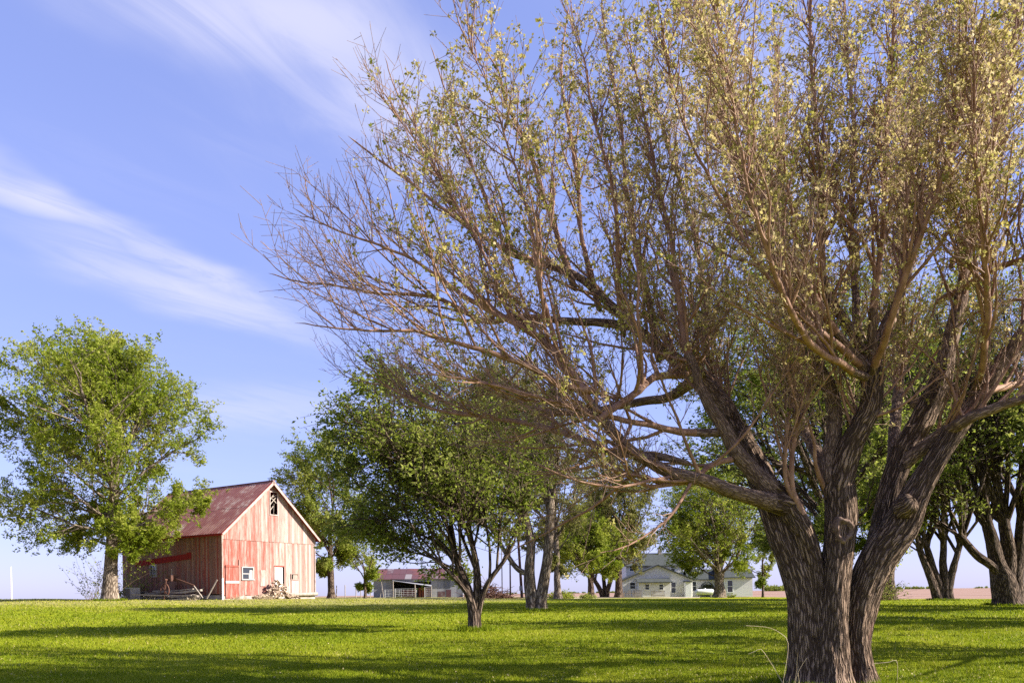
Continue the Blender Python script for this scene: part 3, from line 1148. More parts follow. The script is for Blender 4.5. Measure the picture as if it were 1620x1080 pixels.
# picket run and grey cabinet at the left of the house
fp = gat(985, 110)
fence = empty('picket_fence', fp, 0)
tag(fence, 'short ragged run of grey pickets left of the farmhouse porch', 'fence')
fr_ = random.Random(3)
for i in range(16):
    h = fr_.uniform(.75, 1.05)
    plank('picket', fence, M['grey_wood'], i * .16, 0, -.05, .07, .025, h, .5, (0, R(fr_.uniform(-9, 9)), 0))
plank('rail', fence, M['grey_wood'], 0, .03, .5, 2.6, .03, .07)
o = MB().box(-.6, .6, -.4, .4, -.05, .95).box(-.64, .64, -.44, .44, .95, 1.0).box(-.5, .5, -.43, -.4, .1, .85).build('cabinet', M['tin'], None, loc=gat(1009, 111))
tag(o, 'dark grey metal cabinet standing beside the picket fence', 'cabinet')
fp = gat(1030, 109)
fence2 = empty('picket_fence', fp, 0)
tag(fence2, 'grey wooden porch railing in front of the two small house windows', 'fence')
for i in range(13):
    plank('picket', fence2, M['grey_wood'], i * .15, 0, -.05, .05, .025, fr_.uniform(.8, 1.0), .5)
plank('rail', fence2, M['grey_wood'], 0, .03, .75, 1.9, .03, .06)
plank('rail', fence2, M['grey_wood'], 0, .03, .2, 1.9, .03, .06)

# ------------------------------------------------------------------ trees: background kinds
WIND = np.array([-.10, .03, 0.0])


def env_dist(p, d, env):
    """distance from p along d to the crown's outline (ellipsoid: x offset, height, half width, half height)"""
    c = np.array([env[0], 0, env[1]])
    rad = np.array([env[2], env[2], env[3]])
    q, e = (p - c) / rad, d / rad
    a = (e * e).sum(-1)
    b = (q * e).sum(-1)
    k = (q * q).sum(-1) - 1
    disc = np.maximum(b * b - a * k, 0)
    t = (-b + np.sqrt(disc)) / a
    return np.where(b * b - a * k < 0, .9, np.maximum(t, .9))


def tree(name, label, px, d, env, fork, trunk_r, limbs, lev, lsize, lmat, bark='bark_far', seed=1, stems=None,
         lean=(0, 0), up=.04, spread=(.2, 1.1), nleaf=10, droop=.4, group='maples of the farmyard', leader=0.0, low=.80, cat='tree'):
    """env: crown outline; limbs: number of scaffold limbs; lev: children per branch on the next three levels"""
    rng = np.random.default_rng(seed)
    g = gat(px, d)
    root = empty(name, (g.x, g.y, g.z), 0)
    tag(root, label, cat, group)
    parts = []
    if stems is None:      # rows x, y, z, r in metres from the base
        stems = [[(0, 0, -.3, trunk_r * 1.25), (0, 0, .25, trunk_r * 1.08), (lean[0] * .3, lean[1] * .3, fork * .4, trunk_r * .9),
                  (lean[0], lean[1], fork, trunk_r * .78)]]
        if leader:
            stems[0] += [(lean[0] * 1.4, lean[1] * 1.4, fork + (leader - fork) * .5, trunk_r * .6), (lean[0] * 1.6, lean[1], leader, trunk_r * .3)]
    LP, LR = [], []
    ks = 26
    for s_ in stems:
        rs, L = resample(s_, ks)
        rs[:, :2] += np.cumsum(rng.normal(0, .012 * L / ks * 4, (ks, 2)), axis=0) * np.linspace(0, 1, ks)[:, None]
        parts.append(lumpy(rs[:, :3], rs[:, 3], 14, rng, .10, .03, .35))
        LP.append(rs[:, :3]); LR.append(rs[:, 3])
    P0, R0 = np.array(LP), np.array(LR)
    lo = (fork * .62 / leader) if leader else low
    p, dr_, r_, t_, ix = spawn(rng, P0, R0, max(1, limbs // len(stems)), lo, .99, 0, 0)
    n = len(p)
    az = (np.arange(n) * 2.39996 + rng.uniform(0, 6.28)) + rng.normal(0, .25, n)
    tt = (t_ - t_.min()) / max(t_.max() - t_.min(), 1e-6)
    th = spread[1] + (spread[0] - spread[1]) * (tt if leader else rng.uniform(0, 1, n))
    d0 = np.stack([np.sin(th) * np.cos(az), np.sin(th) * np.sin(az), np.cos(th)], -1)
    if len(stems) > 1:      # several stems: carry on outwards
        d0 = unit(d0 * .8 + unit(P0[ix, -1] - P0[ix, -4]) * .8)
    Ls = env_dist(p, d0, env) * rng.uniform(.66, 1.06, n)
    LW = np.clip(np.minimum(r_ * .62, .012 + .017 * Ls), .02, None) * rng.uniform(.8, 1.05, n)
    P1_, R1_ = grow(rng, p, d0, Ls, LW, LW * .22, 9, .10, up, WIND * .3)
    parts.append(tubes(P1_, R1_, 7))
    p, dd, r_, t_, ix = spawn(rng, P1_, R1_, lev[0], .2, 1.0, .70, .25, .08, WIND)
    L2 = np.minimum(Ls[ix] * .55 * (1.15 - .5 * t_), env_dist(p, dd, env)) * rng.uniform(.65, 1.15, len(p))
    P2_, R2_ = grow(rng, p, dd, L2, np.clip(r_ * .6, .012, .09), .010, 5, .13, up * .8, WIND * .5)
    parts.append(tubes(P2_, R2_, 4 if d > 50 else 5))
    p, dd, r_, t_, ix = spawn(rng, P2_, R2_, lev[1], .15, 1.0, .75, .28, .05, WIND)
    L3 = np.minimum(np.clip(L2[ix] * .6 * (1.1 - .4 * t_), .3, None), env_dist(p, dd, env) + .4) * rng.uniform(.7, 1.3, len(p))
    P3_, R3_ = grow(rng, p, dd, L3, np.clip(r_ * .6, .010, .04), .007, 2 if d > 50 else 3, .14, .02, WIND)
    parts.append(tubes(P3_, R3_, 3))
    p, dd, r_, t_, ix = spawn(rng, P3_, R3_, lev[2], .15, 1.0, .75, .3, .03, WIND * 2)
    L4 = np.clip(L3[ix] * .55, .2, .9) * rng.uniform(.7, 1.3, len(p))
    P4_, R4_ = grow(rng, p, dd, L4, .008, .004, 2, .16, .02, WIND * 2)
    if d < 50:
        parts.append(tubes(P4_[::2], R4_[::2], 3))
    V, Q, U = join(parts)
    link('trunk', fastmesh('trunk', V, Q, U, smooth=True), M[bark], root)
    V, Q = leaves(rng, P4_, nleaf, .35, 1.0, lsize * 1.12, droop, WIND * 9, .48, 1, lsize * .5)
    V2, Q2 = leaves(rng, P3_, max(2, nleaf // 3), .3, 1.0, lsize, droop, WIND * 8, .62, 1, lsize * .7)
    V, Q = np.concatenate([V, V2]), np.concatenate([Q, Q2 + len(V)])
    c = V[::4]
    if d > 36:      # far off a leaf is one face: tip and two shoulders
        V = V.reshape(-1, 4, 3)
        k_ = V[:, 0] + (V[:, 2] - V[:, 0]) * -.1
        V = np.stack([V[:, 2], k_ + (V[:, 1] - V[:, 3]) * .62, k_ - (V[:, 1] - V[:, 3]) * .62], 1).reshape(-1, 3)
        Q = np.arange(len(V)).reshape(-1, 3)
    tn = .5 + .22 * np.sin(c[:, 0] * .9 + seed) * np.sin(c[:, 2] * 1.1 + 2 * seed) + rng.normal(0, .2, len(c)) + .12 * np.sin(c[:, 1] * 1.3)
    link('crown', fastmesh('crown', V, Q, None, np.clip(tn, 0, 1)), M[lmat], root)
    return root


# the tall maple beside the barn
tree('maple_tree', 'tall bright green maple leaning over the left end of the red barn', 174, 57, (-.4, 10.9, 7.6, 8.7), 6.0, .50, 30, (9, 7, 6), .155, 'leaf_lime',
     'bark_pale', 21, leader=12.0, spread=(.15, 1.75), up=.035, nleaf=12, droop=.2, lean=(.3, 0))
# behind the barn's right corner
tree('maple_tree', 'slim green maple rising behind the right corner of the red barn', 524, 80, (-.4, 9.5, 5.0, 7.0), 4.0, .36, 14, (8, 7, 6), .19, 'leaf_green', 'bark_far', 4, nleaf=10, leader=7.5, spread=(.1, 1.5))
tree('young_tree', 'young bright green tree left of the tin shed', 578, 82, (.3, 4.4, 2.7, 3.1), 1.3, .17, 9, (6, 6, 5), .17, 'leaf_lime', 'bark_far', 8, nleaf=8, leader=3.2, spread=(.1, 1.4))
# the vase-shaped tree in the middle of the lawn
tree('small_tree', 'short dark leaved tree with branching trunk in the middle of the lawn', 750, 25, (-1.15, 4.75, 3.4, 3.5), 1.25, .20, 25, (8, 7, 6), .11, 'leaf_green', 'bark_far', 12,
     stems=[[(.02, 0, -.25, .24), (0, 0, .2, .19), (-.05, 0, .75, .17), (-.22, .05, 1.35, .13), (-.5, .1, 2.1, .10), (-.8, .1, 3.2, .07)],
            [(.05, 0, -.2, .15), (.03, .02, .5, .14), (.10, .05, 1.2, .13), (.05, .1, 2.2, .10), (-.2, .2, 3.4, .07)],
            [(.08, 0, .1, .10), (.16, 0, .8, .11), (.45, -.05, 1.5, .08), (.95, -.1, 2.2, .06), (1.3, -.1, 2.8, .045)],
            [(0, .05, .3, .10), (-.12, .3, 1.1, .09), (-.5, .7, 2.0, .07), (-1.1, .9, 2.7, .05)],
            [(0, -.02, .5, .09), (-.25, -.1, 1.2, .08), (-.8, -.3, 1.9, .065), (-1.5, -.4, 2.5, .045)]],
     spread=(.1, 1.75), nleaf=5, droop=.3, low=.5)
# twin trunks
tree('twin_trunk_tree', 'tall tree with two pale trunks joined at the base behind the small tree', 848, 38, (0, 7.3, 3.8, 4.4), 5.2, .3, 24, (8, 8, 5), .10, 'leaf_olive', 'bark_pale', 14,
     stems=[[(-.15, 0, -.3, .38), (-.22, 0, .5, .30), (-.30, 0, 1.6, .25), (-.25, .05, 3.2, .22), (-.62, .1, 5.2, .17)],
            [(.18, 0, -.3, .40), (.22, 0, .4, .30), (.40, 0, 1.4, .26), (.60, 0, 3.0, .23), (.72, .1, 5.4, .18)],
            [(-.2, .05, 1.7, .13), (-.8, .1, 1.95, .13), (-1.3, .15, 2.6, .11), (-1.9, .2, 3.6, .09)]],
     spread=(.1, 1.4), nleaf=7)
# the group in front of the house
tree('maple_tree', 'maple with a pale straight trunk just right of the twin trunk tree', 882, 72, (0, 9.5, 4.4, 6.0), 4.0, .34, 15, (8, 7, 5), .17, 'leaf_olive', 'bark_pale', 17, nleaf=8, leader=8, spread=(.1, 1.4))
tree('maple_tree', 'low round maple with dark trunk and lime leaves left of the farmhouse', 935, 84, (0, 5.4, 4.5, 3.9), 2.4, .36, 12, (8, 7, 5), .18, 'leaf_lime', 'bark_far', 19, spread=(.1, 1.5), nleaf=9)
tree('maple_tree', 'maple with splayed stems behind the low round maple', 957, 96, (.3, 6.6, 4.3, 4.4), 1.2, .4, 12, (7, 6, 5), .2, 'leaf_green', 'bark_far', 23,
     stems=[[(-.2, 0, -.3, .4), (-.5, 0, .8, .3), (-1.4, 0, 2.4, .22)], [(.1, 0, -.3, .4), (.3, 0, .9, .3), (.9, 0, 2.6, .22)], [(0, .2, -.3, .3), (0, .4, 1.2, .26), (-.1, .7, 3.0, .2)]],
     spread=(.2, 1.2), nleaf=8)
tree('maple_tree', 'tall olive crowned maple at the left corner of the farmhouse', 979, 88, (.3, 9.6, 5.6, 6.6), 4.2, .44, 16, (8, 7, 5), .19, 'leaf_olive', 'bark_far', 27, nleaf=9, leader=8, spread=(.1, 1.45))
tree('maple_tree', 'stout old maple with thick lopped trunk in front of the farmhouse', 1138, 98, (-.6, 9.4, 7.9, 6.8), 3.2, .70, 20, (8, 7, 6), .21, 'leaf_lime', 'bark_pale', 31, nleaf=8, spread=(.1, 1.35))
tree('young_tree', 'thin young tree at the right end of the farmhouse', 1207, 100, (0, 6.0, 3.0, 3.6), 2.2, .16, 9, (6, 6, 5), .19, 'leaf_green', 'bark_far', 33, nleaf=8, leader=5, spread=(.1, 1.4))
# maples behind and to the right of the great tree
tree('maple_tree', 'tall dark green maple hidden behind the great foreground trunk', 1318, 40, (-.8, 10.0, 7.2, 7.2), 3.2, .45, 22, (9, 8, 6), .15, 'leaf_green', 'bark_far', 37, nleaf=4, leader=7, spread=(.1, 1.45))
tree('maple_tree', 'dark trunked maple just right of the great foreground trunk', 1404, 62, (-.5, 13.4, 9.2, 10.0), 4.6, .62, 20, (9, 8, 6), .20, 'leaf_green', 'bark_far', 41, nleaf=4, leader=9, spread=(.1, 1.5))
tree('maple_tree', 'many stemmed maple with splayed trunks at the field edge', 1492, 58, (0, 10.5, 6.8, 7.8), 1.5, .5, 28, (9, 7, 5), .18, 'leaf_lime', 'bark_far', 43,
     stems=[[(-.25, 0, -.3, .42), (-.55, 0, .7, .32), (-1.15, 0, 2.4, .25), (-1.7, .1, 4.3, .19)], [(0, .1, -.3, .42), (-.2, .1, 1.0, .34), (-.6, .3, 2.6, .26), (-.9, .6, 4.6, .2)],
            [(.2, 0, -.3, .42), (.25, 0, 1.0, .32), (.15, .2, 2.6, .27), (.3, .3, 4.6, .2)], [(.4, 0, -.3, .40), (.45, 0, 1.0, .3), (.75, 0, 2.4, .25), (1.3, 0, 4.2, .19)]],
     spread=(.15, 1.6), nleaf=5)
tree('maple_tree', 'broad dark maple with a long low limb at the right edge', 1594, 45, (-.2, 10.6, 7.6, 8.4), 1.8, .8, 28, (9, 8, 5), .15, 'leaf_green', 'bark_far', 47,
     stems=[[(0, 0, -.35, .95), (-.1, 0, .6, .72), (-.25, 0, 1.5, .62), (-.55, .1, 2.6, .42), (-1.0, .2, 4.8, .3)],
            [(.1, .1, .3, .5), (.15, .1, 1.4, .45), (.2, .2, 3.0, .36), (.0, .3, 5.2, .28)],
            [(.3, 0, -.2, .6), (.55, .1, 1.2, .42), (.8, .2, 2.8, .32), (1.2, .4, 5.2, .24)],
            [(-.3, -.1, 1.5, .3), (-.85, -.15, 2.15, .25), (-1.9, -.3, 2.9, .22), (-2.9, -.45, 4.0, .17)]],
     spread=(.15, 1.6), nleaf=4)
# maples of the same row, farther right: their shade falls across the lawn
for (x_, y_, env_, sd, lb) in ((25, 26, (0, 9, 5.5, 6), 51, 'maple farther along the row, just outside the right edge'), (31.0, 38, (0, 9, 5.5, 6), 53, 'maple at the end of the row, well beyond the right edge')):
    q_ = x_ / y_ * F + PX0
    tree('maple_tree', lb, q_, y_, env_, 2.8, .5, 10, (8, 6, 4), .26, 'leaf_dark', 'bark_far', sd, nleaf=7)
tree('maple_tree', 'thinly leaved maple nearest the viewer, outside the right edge', 17.6 / 16.5 * F + PX0, 16.5, (0, 8.5, 5.0, 5.2), 2.8, .45, 9, (7, 6, 4), .2, 'leaf_olive', 'bark_far', 57, nleaf=5)

# ------------------------------------------------------------------ the great foreground maple
HD0 = 12.5
hb = gat(1312, HD0)
hero = empty('great_maple', (hb.x, hb.y, hb.z), 0)
tag(hero, 'huge old maple with fused furrowed trunks and budding upswept branches in the foreground', 'tree')
hr = np.random.default_rng(77)


def hpath(rows):
    """rows (px, py, radius in photo px, depth offset m) -> local x,y,z,r"""
    out = []
    for (px, py, r, dd) in rows:
        p = at(px, py, HD0 + dd)
        thin = (.86 if r > 9.5 else .80) if py > 420 else .62
        if py > 850:
            thin = .80
            px = 1318 + (px - 1318) * .97
        out.append((p.x - hb.x, p.y - hb.y, p.z - hb.z, thin * r / F * (HD0 + dd)))
    return out


STEMS = [
    [(1272, 1112, 50, .0), (1277, 1075, 38, .0), (1274, 1010, 34, .0), (1270, 940, 31, .02), (1254, 880, 32, .05), (1238, 838, 30, .1), (1219, 790, 26, .25), (1193, 735, 22, .5), (1165, 680, 18, .8)],
    [(1322, 1112, 44, -.25), (1319, 1070, 36, -.2), (1316, 1000, 31, -.18), (1320, 930, 29, -.18), (1327, 870, 29, -.15), (1330, 815, 28, -.1), (1328, 770, 26, -.05)],
    [(1366, 1112, 40, .05), (1360, 1070, 30, .05), (1354, 1000, 27, .03), (1364, 940, 31, .0), (1390, 880, 33, -.05), (1426, 830, 30, -.1), (1449, 782, 24, -.15), (1487, 717, 20, -.2), (1517, 670, 19, -.25)],
    [(1345, 1112, 36, .5), (1350, 1040, 30, .45), (1372, 935, 26, .42), (1394, 850, 22, .4), (1409, 776, 20, .4), (1431, 711, 21, .45)],
    [(1292, 1112, 34, -.12), (1296, 1060, 28, -.12), (1294, 980, 22, -.1), (1286, 900, 22, -.08), (1272, 845, 21, -.14), (1248, 800, 20, -.2)],
]
LIMBS = [
    # left, rough rear trunk carrying on to the upper left
    [(1165, 680, 18, .8), (1138, 640, 16, 1.0), (1098, 598, 13, 1.2), (1040, 556, 11, 1.35), (985, 515, 9.6, 1.4), (945, 478, 8.6, 1.4), (905, 443, 7.6, 1.35), (860, 424, 7.5, 1.3), (805, 408, 6.5, 1.2), (750, 376, 5.5, 1.1), (696, 338, 4.5, 1.0), (640, 288, 3.6, .9), (592, 250, 2.6, .8), (550, 215, 1.5, .7)],
    # low arch to the left
    [(1248, 800, 23, -.15), (1217, 788, 18, -.3), (1180, 772, 15, -.5), (1150, 760, 14, -.65), (1105, 738, 13, -.85), (1056, 724, 12.5, -1.0), (1018, 703, 11, -1.1), (990, 684, 10.5, -1.2), (958, 654, 10, -1.25), (940, 629, 9.5, -1.3), (918, 606, 8, -1.3), (878, 546, 7, -1.3), (845, 524, 6, -1.3), (811, 506, 6, -1.25), (770, 488, 5.5, -1.2), (715, 457, 4.5, -1.15), (659, 417, 4, -1.1), (603, 389, 3.2, -1.0), (558, 371, 2.5, -.95), (508, 350, 1.8, -.9), (462, 328, 1.0, -.85)],
    # smooth arm above it
    [(1248, 800, 22, -.15), (1205, 760, 16, -.2), (1170, 724, 14, -.2), (1155, 693, 12.5, -.2), (1146, 678, 11.5, -.2), (1122, 646, 10.5, -.2), (1110, 622, 9.5, -.15), (1096, 590, 8, -.1), (1078, 550, 7, 0), (1068, 490, 6, .1), (1056, 400, 5, .2), (1034, 300, 4, .3), (1012, 180, 2.8, .35), (992, 50, 1.5, .4)],
    # branches off the low arch
    [(930, 618, 8, -1.3), (900, 612, 7, -1.45), (867, 599, 6.5, -1.6), (833, 579, 5.5, -1.75), (789, 564, 5, -1.9), (742, 552, 4.3, -2.0), (690, 540, 3.6, -2.1), (653, 528, 3.2, -2.2), (600, 528, 2.5, -2.3), (559, 526, 2.0, -2.35), (510, 520, 1.5, -2.4), (466, 511, .9, -2.4)],
    [(1070, 729, 6, -.95), (1040, 722, 8.5, -.85), (1005, 717, 8.5, -.6), (958, 711, 8, -.3), (925, 693, 7, 0), (878, 674, 6, .3), (830, 660, 5, .6), (760, 650, 4, .9), (690, 640, 3, 1.2), (620, 610, 2, 1.4), (570, 585, 1.0, 1.5)],
    [(1146, 684, 9, -.2), (1083, 689, 7, -.5), (1030, 680, 6, -.7), (990, 676, 5.5, -.9), (935, 660, 5, -1.2), (870, 640, 4, -1.6), (800, 618, 3.2, -1.9), (720, 600, 2.2, -2.2), (650, 590, 1.2, -2.4)],
    [(1169, 724, 6, -.2), (1122, 735, 5.5, -.5), (1094, 754, 5, -.7), (1050, 766, 4.5, -.95), (1017, 767, 4, -1.1), (985, 748, 3, -1.3), (950, 735, 2.2, -1.5), (905, 742, 1.2, -1.6)],
    [(1100, 600, 12, 1.2), (1060, 622, 9, 1.6), (1020, 628, 8, 1.9), (970, 636, 7, 2.2), (920, 644, 5.5, 2.6), (860, 640, 4.5, 2.9), (790, 620, 3.2, 3.2), (720, 590, 2, 3.4), (660, 570, 1.0, 3.5)],
    [(985, 515, 9, 1.4), (948, 511, 8, 1.2), (900, 512, 7.5, 1.0), (864, 511, 7, .9), (820, 503, 6, .8), (770, 512, 5, .7), (700, 478, 4, .5), (650, 470, 3.4, .4), (603, 467, 2.8, .3), (531, 456, 2, .2), (475, 447, 1.5, .1), (424, 432, .8, .1)],
    [(958, 654, 7, -1.25), (1010, 612, 7, -.9), (1040, 594, 7, -.4), (1085, 590, 6, .2), (1120, 560, 4, .8)],
    [(905, 443, 7, 1.35), (882, 370, 6, 1.4), (859, 311, 5, 1.4), (832, 233, 4, 1.4), (804, 172, 3, 1.4), (785, 110, 2.2, 1.4), (742, 40, 1.1, 1.4)],
    [(945, 478, 7, 1.4), (925, 400, 6, 1.8), (912, 310, 5, 2.1), (898, 200, 4, 2.3), (892, 100, 2.6, 2.4), (900, 10, 1.2, 2.5)],
    [(985, 515, 7, 1.4), (972, 430, 6, 1.0), (958, 330, 5, .7), (930, 210, 3.6, .5), (912, 90, 2, .4), (880, -20, 1.0, .4)],
    [(1040, 556, 8, 1.35), (1022, 450, 6.5, 1.9), (1004, 330, 5.2, 2.4), (985, 200, 4, 2.8), (960, 70, 2.6, 3.0), (950, -60, 1.2, 3.2)],
    [(805, 408, 5, 1.2), (770, 330, 4, 1.1), (735, 250, 3, 1.0), (705, 165, 2, .9), (680, 70, 1.0, .8)],
    [(750, 376, 4, 1.1), (705, 290, 3.2, 1.3), (665, 215, 2.2, 1.4), (630, 150, 1.6, 1.5), (608, 88, .9, 1.5)],
    [(811, 506, 4.5, -1.25), (775, 420, 4, -1.2), (735, 340, 3.2, -1.1), (690, 260, 2.4, -1.0), (640, 190, 1.6, -.9), (585, 135, .9, -.8)],
    [(878, 546, 5, -1.3), (855, 450, 4.4, -1.5), (840, 350, 3.6, -1.6), (810, 240, 2.6, -1.7), (770, 130, 1.6, -1.8), (735, 55, .9, -1.9)],
    # centre stem splits
    [(1326, 780, 22, -.05), (1309, 745, 16, .0), (1309, 717, 14, .05), (1317, 658, 13, .1), (1312, 607, 13, .15), (1296, 578, 12, .2), (1284, 545, 10, .25), (1268, 500, 9, .3), (1243, 430, 8, .3), (1203, 345, 7, .2), (1171, 250, 5.5, .1), (1136, 135, 4, 0), (1104, 45, 2.8, -.1), (1080, -60, 1.5, -.2)],
    [(1326, 775, 26, -.05), (1336, 732, 22, -.12), (1357, 681, 21, -.2), (1374, 646, 20, -.25), (1380, 610, 20, -.25), (1379, 585, 21, -.25), (1380, 572, 19, -.25)],
    # right stems carry on
    [(1431, 711, 22, .45), (1452, 658, 21, .5), (1470, 613, 19, .55), (1476, 569, 14, .6), (1487, 524, 13, .65), (1497, 478, 11, .7), (1508, 415, 10, .75), (1528, 310, 8.5, .8), (1545, 220, 7.5, .85), (1572, 120, 5.5, .9), (1600, -20, 3.5, 1.0), (1625, -160, 1.8, 1.1)],
    [(1517, 670, 19, -.25), (1541, 622, 17, -.3), (1564, 581, 16, -.35), (1606, 524, 14, -.45), (1650, 440, 12, -.55), (1705, 330, 9, -.7), (1760, 190, 6, -.8), (1800, 30, 3, -.9)],
    [(1428, 736, 12, .35), (1460, 708, 12, .15), (1487, 688, 11.5, .0), (1520, 668, 11, -.45), (1547, 654, 10, -.6), (1600, 636, 9, -.8), (1680, 615, 7, -1.1), (1780, 560, 5, -1.4), (1860, 470, 2.5, -1.6)],
    [(1462, 634, 12, .5), (1490, 624, 11.5, .42), (1517, 613, 11, .35), (1522, 611, 9, .33)],
    [(1541, 622, 8, -.3), (1590, 612, 7, .3), (1660, 590, 6, 1.0), (1750, 520, 4.5, 1.6), (1820, 410, 2.5, 2.0)],
    # knob of the lopped centre stem: shoots fanning up
    [(1380, 585, 10, -.25), (1348, 520, 9, -.3), (1318, 455, 8.5, -.35), (1313, 380, 7.5, -.4), (1313, 290, 7, -.45), (1303, 165, 5.5, -.5), (1291, 20, 4, -.5), (1283, -120, 2, -.5)],
    [(1384, 585, 11, -.2), (1398, 520, 9, -.1), (1428, 456, 8.5, 0), (1462, 350, 7.5, .1), (1497, 249, 6.5, .1), (1540, 171, 5.5, .1), (1586, 93, 4.3, .05), (1630, -10, 3, 0), (1660, -120, 1.5, 0)],
    [(1376, 585, 10, -.3), (1330, 520, 8, -.6), (1285, 440, 7, -.9), (1235, 350, 6, -1.1), (1180, 240, 4.6, -1.2), (1135, 110, 3.2, -1.3), (1095, -30, 1.6, -1.4)],
    [(1380, 580, 10, -.3), (1376, 500, 8, -.5), (1384, 390, 7, -.6), (1392, 270, 6, -.7), (1405, 120, 4.5, -.8), (1420, -60, 2.4, -.9)],
    [(1386, 585, 9, -.1), (1420, 500, 8, .5), (1440, 400, 7, .9), (1452, 280, 6, 1.2), (1466, 130, 4.4, 1.4), (1475, -60, 2, 1.6)],
    [(1374, 585, 9, -.1), (1350, 510, 8, .6), (1345, 400, 7, 1.1), (1350, 270, 5.6, 1.5), (1345, 120, 4, 1.8), (1338, -50, 2, 2.0)],
    [(1378, 588, 8, -.4), (1400, 530, 7, -1.0), (1430, 440, 6, -1.5), (1475, 320, 5, -1.9), (1510, 180, 3.8, -2.2), (1530, 20, 2.2, -2.4)],
    [(1372, 590, 8, -.3), (1320, 545, 7, -.9), (1262, 500, 6, -1.4), (1200, 420, 5, -1.8), (1140, 310, 4, -2.0), (1085, 190, 3, -2.2), (1045, 60, 1.6, -2.3)],
    [(1312, 607, 9, .15), (1272, 560, 8, .8), (1235, 480, 7, 1.4), (1205, 380, 6, 1.9), (1165, 260, 4.8, 2.3), (1130, 130, 3.2, 2.6), (1100, -10, 1.6, 2.8)],
    [(1508, 415, 7, .75), (1545, 330, 6, 1.4), (1580, 230, 5, 1.9), (1600, 110, 3.6, 2.2), (1610, -40, 1.8, 2.4)],
    [(1528, 310, 6, .8), (1552, 210, 5, .5), (1545, 120, 4, .3), (1525, 10, 3, .2), (1515, -100, 1.5, .1)],
    [(1497, 470, 7, .7), (1545, 440, 6, .2), (1590, 418, 5.5, -.3), (1650, 395, 4.5, -.8), (1730, 340, 3, -1.2)],
    # thin red-brown sprouts by the crotch
    [(1282, 850, 9, -.2), (1262, 800, 7, -.3), (1251, 777, 6, -.35), (1250, 735, 5.5, -.4), (1255, 699, 5, -.4), (1267, 660, 4.2, -.4), (1279, 625, 3.2, -.35), (1285, 570, 2, -.3)],
    [(1254, 785, 5, -.33), (1242, 760, 4, -.4), (1241, 700, 3.4, -.5), (1247, 655, 2.8, -.55), (1262, 600, 1.8, -.6)],
    [(1300, 760, 5, -.1), (1290, 730, 4, -.25), (1288, 700, 3, -.35), (1278, 660, 2, -.4)],
    # limbs to the back of the crown
    [(1216, 790, 13, .25), (1180, 700, 11, 1.4), (1140, 620, 9.4, 2.6), (1110, 520, 8, 3.8), (1090, 400, 7, 4.8), (1060, 270, 5, 5.6), (1030, 140, 2.5, 6.2)],
    [(1409, 776, 12, .4), (1420, 690, 10, 1.6), (1435, 600, 9, 2.8), (1440, 480, 8, 3.9), (1450, 340, 7, 4.8), (1460, 190, 4, 5.4), (1465, 60, 2, 5.8)],
    [(1328, 770, 12, .0), (1300, 690, 10, 1.3), (1280, 600, 9, 2.4), (1265, 480, 7.6, 3.4), (1255, 350, 7, 4.2), (1240, 200, 4.5, 4.8), (1225, 60, 2, 5.2)],
    # and over the viewer's side
    [(1374, 600, 9, -.25), (1345, 575, 7.5, -1.0), (1300, 535, 6.5, -1.7), (1255, 450, 5.5, -2.4), (1205, 320, 4.3, -3.0), (1160, 150, 3.0, -3.4), (1120, -60, 1.6, -3.7)],
    [(1541, 622, 9, -.3), (1560, 570, 7, -.9), (1570, 480, 6, -1.5), (1565, 370, 5, -2.1), (1555, 220, 3.6, -2.6), (1540, 30, 2, -3.0)],
]
parts = []
for s_ in STEMS:
    rs, L = resample(hpath(s_), 90)
    parts.append(lumpy(rs[:, :3], rs[:, 3], 64, hr, .10, .036, .42))
V, Q, U = join(parts)
trunk_o = link('trunk', fastmesh('trunk', V, Q, U, smooth=True), M['bark'], hero)
RES = []
for s_ in LIMBS:
    pts = hpath(s_)
    L = sum((Vector(a[:3]) - Vector(b_[:3])).length for a, b_ in zip(pts, pts[1:]))
    k = max(10, int(L / .12))
    rs, L = resample(pts, k)
    t0_ = rs[0, :3] - rs[1, :3]
    t0_ = t0_ / np.linalg.norm(t0_)
    rs[-1, 3] *= .15                                   # closed end
    wv_ = np.cumsum(np.cumsum(hr.normal(0, .0042, (k, 3)), axis=0) * .55 + hr.normal(0, .010, (k, 3)), axis=0)
    wv_ -= np.linspace(0, 1, k)[:, None] * wv_[-1]
    rs[:, :3] += wv_ * .7
    rs = np.vstack([np.append(rs[0, :3] + t0_ * .22, rs[0, 3] * .12), np.append(rs[0, :3] + t0_ * .16, rs[0, 3] * .8), rs])   # rooted inside its parent
    k += 2
    rmax = rs[:, 3].max()
    V, Q, U = lumpy(rs[:, :3], rs[:, 3], 28 if rmax > .1 else 14, hr, .07, .012 if rmax > .1 else 0)
    sd_ = 28 if rmax > .1 else 14
    rq_ = np.maximum.accumulate(rs[::-1, 3])[::-1]
    big_ = int((rq_ > .16).sum())
    mid_ = int((rq_ > .06).sum())
    limb_o = None
    for (i0, i1, mt) in ((0, big_, 'bark'), (max(big_, 0), mid_, 'bark_limb'), (max(mid_, 0), k - 1, 'bark_red')):
        if i1 - i0 < 2:
            continue
        sel = (Q[:, 0] // sd_ >= i0) & (Q[:, 0] // sd_ < i1)
        Qs_ = Q[sel]
        uq, inv = np.unique(Qs_, return_inverse=True)
        o_ = link('limb' if limb_o is None else 'limb_end', fastmesh('limb', V[uq], inv.reshape(-1, 4), U[uq], smooth=True), M[mt], limb_o or hero)
        limb_o = limb_o or o_
    RES.append((rs, L))

